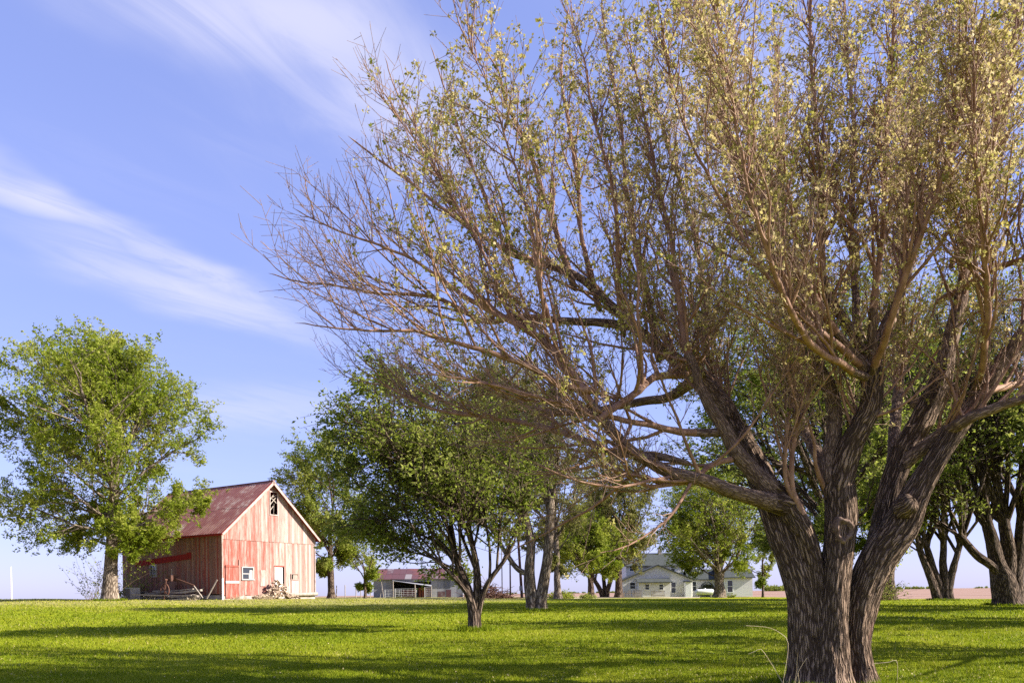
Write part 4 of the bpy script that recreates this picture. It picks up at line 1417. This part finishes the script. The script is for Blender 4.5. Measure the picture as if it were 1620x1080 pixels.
# long upswept shoots on every limb
sp_pos, sp_dir, sp_r, sp_len = [], [], [], []
for rs, L in RES:
    if L < 1.2:
        continue
    n = int(L * (4.2 + 1.6 * (rs[-1, 0] > -2.5)))
    tt = hr.uniform(.22 if L > 3 else .4, 1.0, n)
    f = tt * (len(rs) - 1.001)
    i = f.astype(int)
    p = rs[i, :3]
    tan = unit(rs[i + 1, :3] - rs[i, :3])
    ok = p[:, 2] > 2.5
    low = ss(5.2, 3.6, p[:, 2]) * ss(-1, -2.5, p[:, 0])
    left = ss(0, -5, p[:, 0])                  # out on the left the shoots lie lower
    dv_ = tan * .75 + hr.normal(0, .42, (n, 3))
    dv_[:, 2] += hr.uniform(.25, .95, n) * (1 - .35 * left) * (1 - low)
    thin = np.clip(rs[i, 3] / .05, .25, 1.0)
    ln = hr.uniform(.8, 2.9, n) * (.45 + .55 * thin)
    tall = np.clip((11.2 - p[:, 2]) / 5, .35, 1.0)
    sp_pos.append(p[ok]); sp_dir.append(dv_[ok]); sp_r.append(np.clip(rs[i, 3] * .6, .011, .03)[ok]); sp_len.append((ln * tall)[ok])
p, d_, r_, L_ = (np.concatenate(a) for a in (sp_pos, sp_dir, sp_r, sp_len))
def inside(T):
    """within the wind-pruned left outline of the crown"""
    xm = np.interp(T[:, 2], [4.2, 4.86, 5.25, 5.65, 6.5, 7.6, 9.0, 10.0, 10.5, 11, 12], [-6.2, -6.9, -7.4, -8.4, -8.9, -8.4, -7.6, -6.9, -5.8, -4.8, -3.2])
    return T[:, 0] > xm


PS, RS = grow(hr, p, d_, L_, r_, .0045, 9, .105, .05, np.array([-.014, 0, 0]))
keep_ = inside(PS[:, -1])
PS, RS, L_ = PS[keep_], RS[keep_], L_[keep_]
V, Q, U = tubes(PS, RS, 5)
link('shoot_layer', fastmesh('shoot_layer', V, Q, U, smooth=True), M['bark_red'], hero)
# side twigs on shoots and on the thin limb ends
ends = []
for rs, L in RES:
    if L < 1.2: continue
    e_, _ = resample(rs[int(len(rs) * .45):], 10)
    ends.append(e_)
EP = np.array([e_[:, :3] for e_ in ends]); ER = np.array([e_[:, 3] for e_ in ends])
p1, d1, r1, t1, i1 = spawn(hr, PS, RS, np.clip((L_ * 4.6).astype(int), 2, 11), .12, .98, .62, .2, .22)
p2, d2, r2, t2, i2 = spawn(hr, EP, ER, 26, .0, 1.0, .8, .25, .2)
p, d_ = np.concatenate([p1, p2]), np.concatenate([d1, d2])
inner = ss(.62, .15, np.concatenate([t1, t2 * .6 + .4]))      # the lower half of a shoot carries few buds
r_ = np.concatenate([r1, r2])
L2 = hr.uniform(.25, .95, len(p))
PT, RT = grow(hr, p, d_, L2, np.clip(r_ * .6, .0035, .008), .003, 4, .09, .05)
keep_ = inside(PT[:, -1])
PT, RT, inner = PT[keep_], RT[keep_], inner[keep_]
V1, Q1, U1 = tubes(PT, RT, 3)
p, d_, r_, t_, ix = spawn(hr, PT, RT, 4, .2, 1.0, .75, .3, .10)
L3 = hr.uniform(.10, .42, len(p))
PU, RU = grow(hr, p, d_, L3, .0042, .0026, 1, .1, .04)
V2, Q2, U2 = tubes(PU, RU, 3)
V, Q, U = join([(V1, Q1, U1), (V2, Q2, U2)])
link('twig_layer', fastmesh('twig_layer', V, Q, U, smooth=True), M['bark_twig'], hero)
# swelling buds, tassels and first small leaves; the outermost left twigs are still bare
tip = PU[:, -1]
inner_u = inner[ix]
bare = hr.uniform(0, 1, len(tip)) < .10 + .95 * ss(-5.6, -7.6, tip[:, 0]) + .6 * ss(6.2, 4.0, tip[:, 2]) + .6 * inner_u
PB = PU[~bare]
VA, QA = leaves(hr, PB, 1, .6, 1.0, .047, .1, None, .8, 7, .020)
bare2 = hr.uniform(0, 1, len(PT)) < .15 + .95 * ss(-5.6, -7.6, PT[:, -1, 0]) + .6 * ss(6.2, 4.0, PT[:, -1, 2]) + .6 * inner
VB, QB = leaves(hr, PT[~bare2], 1, .5, 1.0, .047, .1, None, .8, 7, .020)
V = np.concatenate([VA, VB]); Q = np.concatenate([QA, QB + len(VA)])
c = V[::4]
tn = .55 + .25 * np.sin(c[:, 0] * 1.7 + .5) * np.sin(c[:, 2] * 1.9) + np.repeat(hr.normal(0, .24, len(c) // 7 + 1), 7)[:len(c)] + hr.normal(0, .08, len(c)) + .10 * ss(4, 9, c[:, 2]) - .18 * ss(-1, -6, c[:, 0]) - .2 * ss(1.5, 4.5, c[:, 1])
link('crown', fastmesh('crown', V, Q, None, np.clip(tn, 0, 1)), M['leaf_bud'], hero)

# scars, stubs and litter of the trunk
kp = hpath([(1336, 838, 16, -.36)])[0]
kv, kf = [], []
nk, nj = 20, 7
for a in range(nk):
    th = 2 * math.pi * a / nk
    for j in range(nj):
        rr = (1.25, 1.08, .9, .72, .5, .25, .02)[j] * kp[3] * (1 + .10 * math.sin(3 * th + 1) + .07 * math.sin(7 * th))
        yy_ = (.10, .0, -.035, -.015, .03, .045, .05)[j] + .012 * math.sin(5 * th + j)
        kv.append((kp[0] + rr * math.cos(th), kp[1] + yy_, kp[2] + rr * 1.35 * math.sin(th)))
for a in range(nk):
    for j in range(nj - 1):
        b_ = (a + 1) % nk
        kf.append((a * nj + j, b_ * nj + j, b_ * nj + j + 1, a * nj + j + 1))
o = MB().poly(kv, kf).build('knot', plain('knot_wood', (.07, .04, .028), (.24, .165, .12), 14, .95, .9), hero)
for pl in o.data.polygons: pl.use_smooth = True
a = hpath([(1372, 1010, 5, -.05)])[0]; b_ = hpath([(1379, 982, 3.5, -.05)])[0]
MB().bar(a[:3], b_[:3], .045, .03).build('dead_stub', M['rust'], hero)
o = lumpy(*[(lambda r_: (r_[0][:, :3], r_[0][:, 3]))(resample(hpath([(1425, 806, 20, -.28), (1436, 798, 19, -.40), (1443, 792, 15, -.48), (1446, 790, 6, -.5)]), 12))][0], 20, hr, .12, .03)
link('burl', fastmesh('burl', o[0], o[1], o[2], smooth=True), M['bark'], hero)

# ------------------------------------------------------------------ small things round the barn
lr = random.Random(9)
# heap of split logs against the gable
logs = []
for v_ in range(4):
    mb = MB()
    n_ = 7
    pts = []
    for e_, xx_ in enumerate((-.5, .5)):
        for i in range(n_):
            th = 2 * math.pi * i / n_
            rr = .5 * (1 + lr.uniform(-.15, .15)) if (v_ % 2 == 0 or i < 5) else .22
            pts.append((xx_, rr * math.cos(th), rr * math.sin(th)))
    mb.poly(pts, [(i, (i + 1) % n_, n_ + (i + 1) % n_, n_ + i) for i in range(n_)] + [tuple(range(n_ - 1, -1, -1)), tuple(range(n_, 2 * n_))])
    me = mb.mesh('split_log')
    me.materials.append(M['log']); me.materials.append(M['log_end'])
    for pl in me.polygons[-2:]: pl.material_index = 1
    logs.append(me)
for i in range(150):
    u = lr.gauss(0, 1.1)
    bx, by = 4.55 + u * .95, -.55 - abs(lr.gauss(0, .42))
    if not 2.3 < bx < 6.5: continue
    hmax = max(.15, 1.7 * math.exp(-((bx - 4.7) / .95) ** 2) * math.exp(-((by + .55) / .7) ** 2))
    g = bground(bx, by)
    zz_ = g.z + .08 + lr.uniform(0, 1) * hmax
    ln, rr = lr.uniform(.3, .6), lr.uniform(.10, .2)
    o = link('split_log', logs[i % 4], None, None, (g.x, g.y, zz_), (lr.uniform(-.5, .5), lr.uniform(-.5, .5), lr.uniform(0, 3.14)), (ln, rr, rr))
    tag(o, 'split firewood log in the heap against the red gable', 'log', 'firewood logs heaped at the barn gable')
# old timbers lying along the shaded wall
for i in range(40):
    yv = lr.uniform(.6, 8.5)
    xv = -lr.uniform(.5, 2.0)
    g = bground(xv, yv)
    L = lr.uniform(1.4, 3.6)
    rz_ = barn.rotation_euler.z + math.pi / 2 + lr.uniform(-.5, .5)
    h = .08 + lr.uniform(0, .62) * (1.2 - abs(xv + 1.1))
    o = plank('timber', None, M['grey_wood'], g.x, g.y, g.z + max(h, .02), L, lr.uniform(.1, .24), lr.uniform(.04, .14), .5, (0, R(lr.uniform(-5, 5)), rz_))
    tag(o, 'grey weathered timber lying along the shaded barn wall', 'timber', 'old timbers heaped along the barn')
for i, (xa, ya, za, xb, yb, zb) in enumerate(((-.9, 2.8, .05, -.5, 1.5, .9), (-.7, .9, .1, -.3, .2, 1.5))):
    a, b_ = bground(xa, ya), bground(xb, yb)
    o = MB().beam((0, 0, za), (b_.x - a.x, b_.y - a.y, b_.z - a.z + zb), .12, .06).build('leaning_board', M['grey_wood'], None, loc=a)
    tag(o, ('pale board standing on end among the old timbers', 'thin stick leaning at the near corner of the barn')[i], 'board')
# rusty horse-drawn implement with its long pole
g = bground(-1.6, 2.6)
imp = empty('farm_implement', g, barn.rotation_euler.z)
tag(imp, 'dark rusty old farm implement with a long sloping pole beside the barn wall', 'farm implement')
MB().beam((0, 1.3, 1.75), (.1, -1.3, 1.05), .12, .14).build('pole', M['rust'], imp)
MB().beam((.1, -1.3, 1.05), (.1, -2.3, .15), .06, .06).build('pole_tip', M['grey_wood'], imp)
MB().bar((-.6, 1.2, 1.55), (.6, 1.2, 1.55), .07).build('axle', M['rust'], imp)
for sx in (-.62, .62):
    mb = MB()
    n_ = 20
    for i in range(n_):
        a0, a1 = 2 * math.pi * i / n_, 2 * math.pi * (i + 1) / n_
        mb.beam((sx, 1.2 + .52 * math.cos(a0), .75 + .52 * math.sin(a0)), (sx, 1.2 + .52 * math.cos(a1), .75 + .52 * math.sin(a1)), .06, .04)
    w_ = mb.build('wheel', M['rust'], imp)
    for i in range(8):
        a0 = 2 * math.pi * i / 8
        MB().bar((sx, 1.2, .75), (sx, 1.2 + .52 * math.cos(a0), .75 + .52 * math.sin(a0)), .018, n=5).build('spoke', M['rust'], w_)
MB().box(-.3, .3, .9, 1.5, 1.45, 1.9).build('gear_box', M['rust'], imp)
MB().bar((0, 1.2, 1.9), (0, 1.25, 2.4), .03).build('lever', M['grey_wood'], imp)
MB().beam((-.5, 1.2, 1.5), (-.5, 1.5, .05), .06, .06).beam((.5, 1.2, 1.5), (.5, 1.5, .05), .06, .06).build('frame', M['rust'], imp)
# white open crate under the maple
g = bground(-2.1, 8.1)
cr = empty('white_crate', g, barn.rotation_euler.z + R(70))
tag(cr, 'white wooden crate with dark open front between the maple and the barn', 'crate')
plank('top_board', cr, M['white_wood'], -.9, -.35, .88, 1.8, .7, .06, .5)
plank('side_board', cr, M['white_wood'], -.9, -.35, .0, .06, .7, .88, .5)
for i in range(4):
    plank('slat', cr, M['white_wood'], .12 + i * .2, -.36, .0, .13, .04, .88, .6)
plank('back_board', cr, M['dark_inside'], -.84, .3, .0, 1.7, .04, .88, .6)

# ------------------------------------------------------------------ poles, posts, brush
for (px, d, h, r_, lean, lb) in ((794.5, 96, 8.5, .07, 0, 'thin pale utility pole, leftmost of the three behind the twin trunk tree'),
                                 (807.5, 96, 8.8, .10, 0, 'dark middle pole of the three behind the twin trunk tree'),
                                 (826, 92, 9.2, .17, -.5, 'thick dark utility pole with a meter box, rightmost of three')):
    g = gat(px, d)
    up_ = empty('utility_pole', g, 0)
    tag(up_, lb, 'pole', 'poles behind the twin trunk tree')
    MB().bar((0, 0, -.4), (lean, 0, h), r_, r_ * .75, 10).build('shaft', M['grey_wood'] if px < 800 else M['rust'], up_)
    MB().box(lean - .9, lean + .9, -.1 - r_, -r_ * .9, h - .6, h - .48).build('crossarm', M['grey_wood'], up_)
    if px > 820:
        MB().box(-.32, -.02, -r_ - .18, -r_ - .005, .8, 1.35).build('meter_box', M['tin'], up_)
for i, (px, d, h) in enumerate(((532, 84, 1.3), (546, 88, 1.4), (563, 90, 1.5), (571, 92, 1.2), (586, 94, 1.6))):
    g = gat(px, d)
    o = MB().bar((0, 0, -.3), (lr.uniform(-.06, .06), 0, h), .05, .045, 8).bar((0, 0, h), (0, 0, h + .04), .03, .01, 8).build('fence_post', M['grey_wood'], None, loc=g)
    tag(o, 'thin grey fence post between the barn and the tin shed', 'fence post', 'wire fence posts behind the barn')
g = at(18, 948, 900)
mast = empty('distant_mast', (g.x, g.y, gz(g.x, g.y) - .2), 0)
tag(mast, 'thin white mast far off on the left horizon', 'mast')
MB().bar((0, 0, 0), (0, 0, 22), .95, .75, 12).build('lower_tube', M['white_paint'], mast)
MB().bar((0, 0, 22), (0, 0, 39), .72, .5, 12).build('upper_tube', M['white_paint'], mast)
brush = np.random.default_rng(8)
g = gat(776, 78)
n = 260
p = np.stack([brush.normal(0, 1.1, n), brush.normal(0, .8, n), np.zeros(n)], -1)
p[:, 2] = brush.uniform(0, 1, n) * 1.3 * np.exp(-(p[:, 0] / 1.3) ** 2)
PB_, RB_ = grow(brush, p, unit(brush.normal(0, 1, (n, 3)) * np.array([1, 1, .35])), brush.uniform(.8, 1.8, n), .035, .012, 4, .15)
PB_[:, :, 2] = np.maximum(PB_[:, :, 2], 0)
V, Q, U = tubes(PB_, RB_, 5)
o = link('brush_pile', fastmesh('brush_pile', V, Q, U), M['rust'], None, g)
tag(o, 'dark heap of cut brush beyond the small tree', 'brush pile')

# low leafy plants and weeds
def bush(px, d, rad, hgt, mat, n, label, ls=.14, seed=0, name='shrub', grp=None, cat='shrub'):
    r_ = np.random.default_rng(seed + 100)
    g = gat(px, d)
    p = np.stack([r_.normal(0, rad * .25, n), r_.normal(0, rad * .25, n), np.zeros(n)], -1)
    dd = unit(p * np.array([2.2 / rad, 2.2 / rad, 0]) + np.array([0, 0, .9]) + r_.normal(0, .25, (n, 3)))
    P_, R_ = grow(r_, p, dd, hgt * r_.uniform(.6, 1.15, n), .012, .005, 4, .12, -.03)
    root = empty(name, g, 0)
    tag(root, label, cat, grp)
    V, Q, U = tubes(P_, R_, 3)
    link('stem', fastmesh('stem', V, Q, U), M['bark_twig'], root)
    V, Q = leaves(r_, P_, 14, .1, 1.0, ls, .2, None, .6, 1, ls * .4)
    link('foliage', fastmesh('foliage', V, Q, None, np.clip(r_.normal(.55, .22, len(Q)), 0, 1)), M[mat], root)


bush(884, 74, 1.1, .9, 'leaf_lime', 60, 'low bright green clump at the foot of the pale trunked maple', .16, 1)
bush(896, 76, .8, .55, 'leaf_lime', 40, 'small green clump on the sandy mound edge', .16, 2)
bush(930, 79, .9, .45, 'leaf_green', 40, 'low green clump under the round maple', .16, 3)
bush(1392, 60, 1.3, 2.0, 'leaf_dark', 70, 'dark shrub at the foot of the maple right of the great trunk', .13, 4)
bush(201, 63.8, 1.3, 4.4, 'leaf_green', 90, 'tall green suckers between the left maple and the barn wall', .16, 5)
bush(147, 58.5, .9, 3.6, 'leaf_green', 22, 'thin leafy sucker left of the tall maple trunk', .14, 6)
bush(1157, 97, .5, .5, 'leaf_dark', 20, 'dark tuft at the foot of the stout old maple', .14, 7)

M['straw'] = plain('dry_straw', (.36, .27, .15), (.62, .52, .34), 6, .9)


def stalks(p, n, rad, hgt, label, seed, r0=.006, fan=.6, cat='dry grass', grp=None):
    r_ = np.random.default_rng(seed)
    pp = np.stack([r_.normal(0, rad, n), r_.normal(0, rad, n), np.full(n, -.02)], -1)
    dd = unit(np.stack([r_.normal(0, fan, n), r_.normal(0, fan, n), np.ones(n)], -1))
    P_, R_ = grow(r_, pp, dd, hgt * r_.uniform(.4, 1.2, n), r0, r0 * .4, 5, .10, -.06)
    V, Q, U = tubes(P_, R_, 3)
    o = link('dry_grass_tuft', fastmesh('dry_grass_tuft', V, Q, U), M['straw'], None, p)
    tag(o, label, cat, grp)


for i in range(11):
    xv, yv = lr.choice([(-2.3 - lr.uniform(0, .5), lr.uniform(-.5, 9)), (lr.uniform(.2, 3.2), -1.2 - lr.uniform(0, .6))])
    stalks(bground(xv, yv), 30, .3, .42, 'tuft of dry straw coloured grass at the foot of the barn', 300 + i, .012, .35, grp='dry grass tufts round the barn')
p = hpath([(1336, 1078, 1, -.55)])[0]
gp = Vector((hb.x + p[0], hb.y + p[1], 0)); gp.z = gz(gp.x, gp.y)
stalks(gp, 40, .2, .34, 'dry broken stalks splayed at the foot of the great trunk', 401, .0035, 1.3)
p = hpath([(1262, 1078, 1, -.4)])[0]
gp = Vector((hb.x + p[0], hb.y + p[1], 0)); gp.z = gz(gp.x, gp.y)
stalks(gp, 9, .08, .6, 'thin upright dry stalks at the left foot of the great trunk', 402, .003, .22)
for i, (rows, lb) in enumerate((([(1238, 1084, 1.2, -.5), (1247, 1020, 1.0, -.5), (1236, 1002, .9, -.5), (1215, 992, .8, -.5), (1180, 989, .6, -.5)], 'long thin dry stalk arching left beside the great trunk'),
                                ([(1238, 1078, 1.2, -.3), (1222, 1052, 1.1, -.3), (1205, 1027, .9, -.3), (1196, 1029, .7, -.3), (1184, 1034, .5, -.3)], 'short bent dry stalk left of the great trunk'),
                                ([(1419, 1085, 1.2, -.2), (1419, 1046, 1.0, -.2), (1405, 1047, .9, -.2), (1382, 1049, .7, -.2)], 'bent pale stalk right of the great trunk'))):
    rs, L = resample(hpath(rows), 16)
    V, Q, U = tubes(rs[None, :, :3], np.full((1, 16), .0035), 4)
    o = link('dry_stalk', fastmesh('dry_stalk', V, Q, U), M['straw'], None, (hb.x, hb.y, hb.z))
    tag(o, lb, 'stalk')

# ------------------------------------------------------------------ far horizon woods and grass blades
fr2 = np.random.default_rng(55)
Vs, Qs, off = [], [], 0
for (px0, px1, dist, hmax, n) in ((1212, 1242, 1500, 12, 30), (1410, 1480, 2200, 9, 40), (1540, 1620, 2600, 7, 30), (880, 1000, 2600, 6, 40), (770, 830, 2800, 5, 16)):
    for i in range(n):
        p = at(fr2.uniform(px0, px1), PY0, dist * fr2.uniform(.95, 1.05))
        gzv = gz(p.x, p.y) - .3
        m_ = 90
        r_, h = fr2.uniform(3, 7), hmax * fr2.uniform(.4, 1)
        c = fr2.normal(0, 1, (m_, 3)); c = unit(c) * fr2.uniform(.4, 1, (m_, 1)) * np.array([r_, r_, h / 2]) + np.array([p.x, p.y, gzv + h / 2])
        q = fr2.normal(0, 1.3, (m_, 3, 3))
        Vs.append((c[:, None, :] + q).reshape(-1, 3)); Qs.append(np.arange(m_ * 3).reshape(-1, 3) + off); off += m_ * 3
V, Q = np.concatenate(Vs), np.concatenate(Qs)
o = link('far_treeline', fastmesh('far_treeline', V, Q, None, fr2.uniform(0, 1, len(Q))), M['leaf_dark'])
tag(o, 'line of far-off woods along the horizon', 'woods', kind='stuff')

gr = np.random.default_rng(66)
M['blade'] = leafmat('grass_blade', [(0, (.08, .13, .004)), (.45, (.20, .25, .008)), (.80, (.31, .325, .020)), (1, (.46, .40, .13))], .40, .6)
Vs, Ts = [], []
for (d0, d1, n, hgt, wid) in ((10.5, 17, 130000, .05, .008), (17, 28, 100000, .055, .013), (28, 46, 60000, .06, .026), (46, 62, 16000, .06, .04)):
    # even cover of the ground seen between d0 and d1
    y_ = np.sqrt(gr.uniform(d0 ** 2, d1 ** 2, n))
    x_ = y_ * gr.uniform(-.74, .76, n)
    tuft = np.sin(x_ * 3.1 + 2 * np.sin(y_ * 2.3)) * np.sin(y_ * 2.7 + 1.5 * np.sin(x_ * 1.9))
    h = hgt * gr.uniform(.4, 1.5, n) * (1 + .4 * tuft)
    ww = wid * gr.uniform(.7, 1.3, n)
    a = gr.uniform(0, 2 * math.pi, n)
    bx_, by_ = np.cos(a) * ww, np.sin(a) * ww
    lx, ly = gr.normal(0, .45, n) * h, gr.normal(0, .45, n) * h
    z_ = ground(x_, y_) - .004
    V = np.empty((n, 3, 3))
    V[:, 0] = np.stack([x_ - bx_, y_ - by_, z_], -1)
    V[:, 1] = np.stack([x_ + bx_, y_ + by_, z_], -1)
    V[:, 2] = np.stack([x_ + lx, y_ + ly, z_ + h], -1)
    Vs.append(V.reshape(-1, 3))
    pale = gr.uniform(0, 1, n) < .02
    Ts.append(np.where(pale, 1.0, np.clip(.45 + .16 * np.sin(x_ * .5 + 1) * np.sin(y_ * .6) + .12 * np.sin(x_ * 1.7 + 2 * np.sin(y_)) * np.sin(y_ * 1.3) + .1 * tuft + gr.normal(0, .12, n) + .35 * ss(42, 58, y_ - 1.5 * np.maximum(x_, -6)), 0, .95)))
for (tx, ty, tr, n) in ((hb.x, hb.y, .62, 2600), (gat(750, 25).x, 25, .26, 900), (gat(848, 38).x, 38, .6, 900), (gat(1594, 45).x, 45, .95, 900), (gat(174, 57).x, 57, .8, 900), (gat(1492, 58).x, 58, .8, 700)):
    a = gr.uniform(0, 2 * math.pi, n)
    rr = tr + np.abs(gr.normal(0, .16, n))
    x_, y_ = tx + rr * np.cos(a), ty + rr * np.sin(a)
    h, ww = gr.uniform(.08, .22, n), .008 + ty * .0004
    a2 = gr.uniform(0, 2 * math.pi, n)
    z_ = ground(x_, y_) - .004
    lx, ly = gr.normal(0, .4, n) * h, gr.normal(0, .4, n) * h
    V = np.stack([np.stack([x_ - np.cos(a2) * ww, y_ - np.sin(a2) * ww, z_], -1), np.stack([x_ + np.cos(a2) * ww, y_ + np.sin(a2) * ww, z_], -1), np.stack([x_ + lx, y_ + ly, z_ + h], -1)], 1)
    Vs.append(V.reshape(-1, 3))
    Ts.append(np.clip(gr.normal(.3, .2, n), 0, 1))
V = np.concatenate(Vs)
o = link('grass', fastmesh('grass', V, np.arange(len(V)).reshape(-1, 3), None, np.concatenate(Ts)), M['blade'])
tag(o, 'short bright green grass blades of the lawn', 'grass', kind='stuff')

# bare earth and bark litter round the foot of the great maple
ev_, ef_ = [], []
for i in range(48):
    th = 2 * math.pi * i / 48
    for rr in (.2, .75, 1.0 + .16 * math.sin(3 * th + 1) + .1 * math.sin(7 * th)):
        x_, y_ = hb.x + rr * math.cos(th) * 1.15, hb.y + rr * math.sin(th)
        ev_.append((x_, y_, gz(x_, y_) + (.022 if rr < .9 else .006)))
for i in range(48):
    j = (i + 1) % 48
    for k in range(2):
        ef_.append((i * 3 + k, i * 3 + k + 1, j * 3 + k + 1, j * 3 + k))
me = bpy.data.meshes.new('earth')
me.from_pydata(ev_, [], ef_)
tag(link('earth', me, plain('bare_earth', (.035, .025, .016), (.13, .095, .06), 14, 1.0, .8)), 'bare dark earth round the great trunk', kind='structure')
# fallen leaves, twigs and clover flowers scattered on the lawn
n = 2600
y_ = np.sqrt(gr.uniform(10.5 ** 2, 34 ** 2, n)); x_ = y_ * gr.uniform(-.72, .74, n)
near = gr.uniform(0, 1, n) < .4
x_ = np.where(near, hb.x + gr.normal(-1.5, 3.0, n), x_); y_ = np.where(near, np.abs(hb.y + gr.normal(0, 1.6, n)), y_)
V, Q = leaves(gr, np.stack([np.stack([x_, y_, ground(x_, y_) + .035], -1)] * 2, 1) + np.array([[0, 0, 0], [0, 0, .005]]), 1, 0, 1, .035, 0, None, .8, 1, .004)
o = link('lawn_litter', fastmesh('lawn_litter', V, Q, None, gr.uniform(.5, 1, n)), M['leaf_bud'])
tag(o, 'fallen buds and pale petals scattered on the grass', 'litter', kind='stuff')
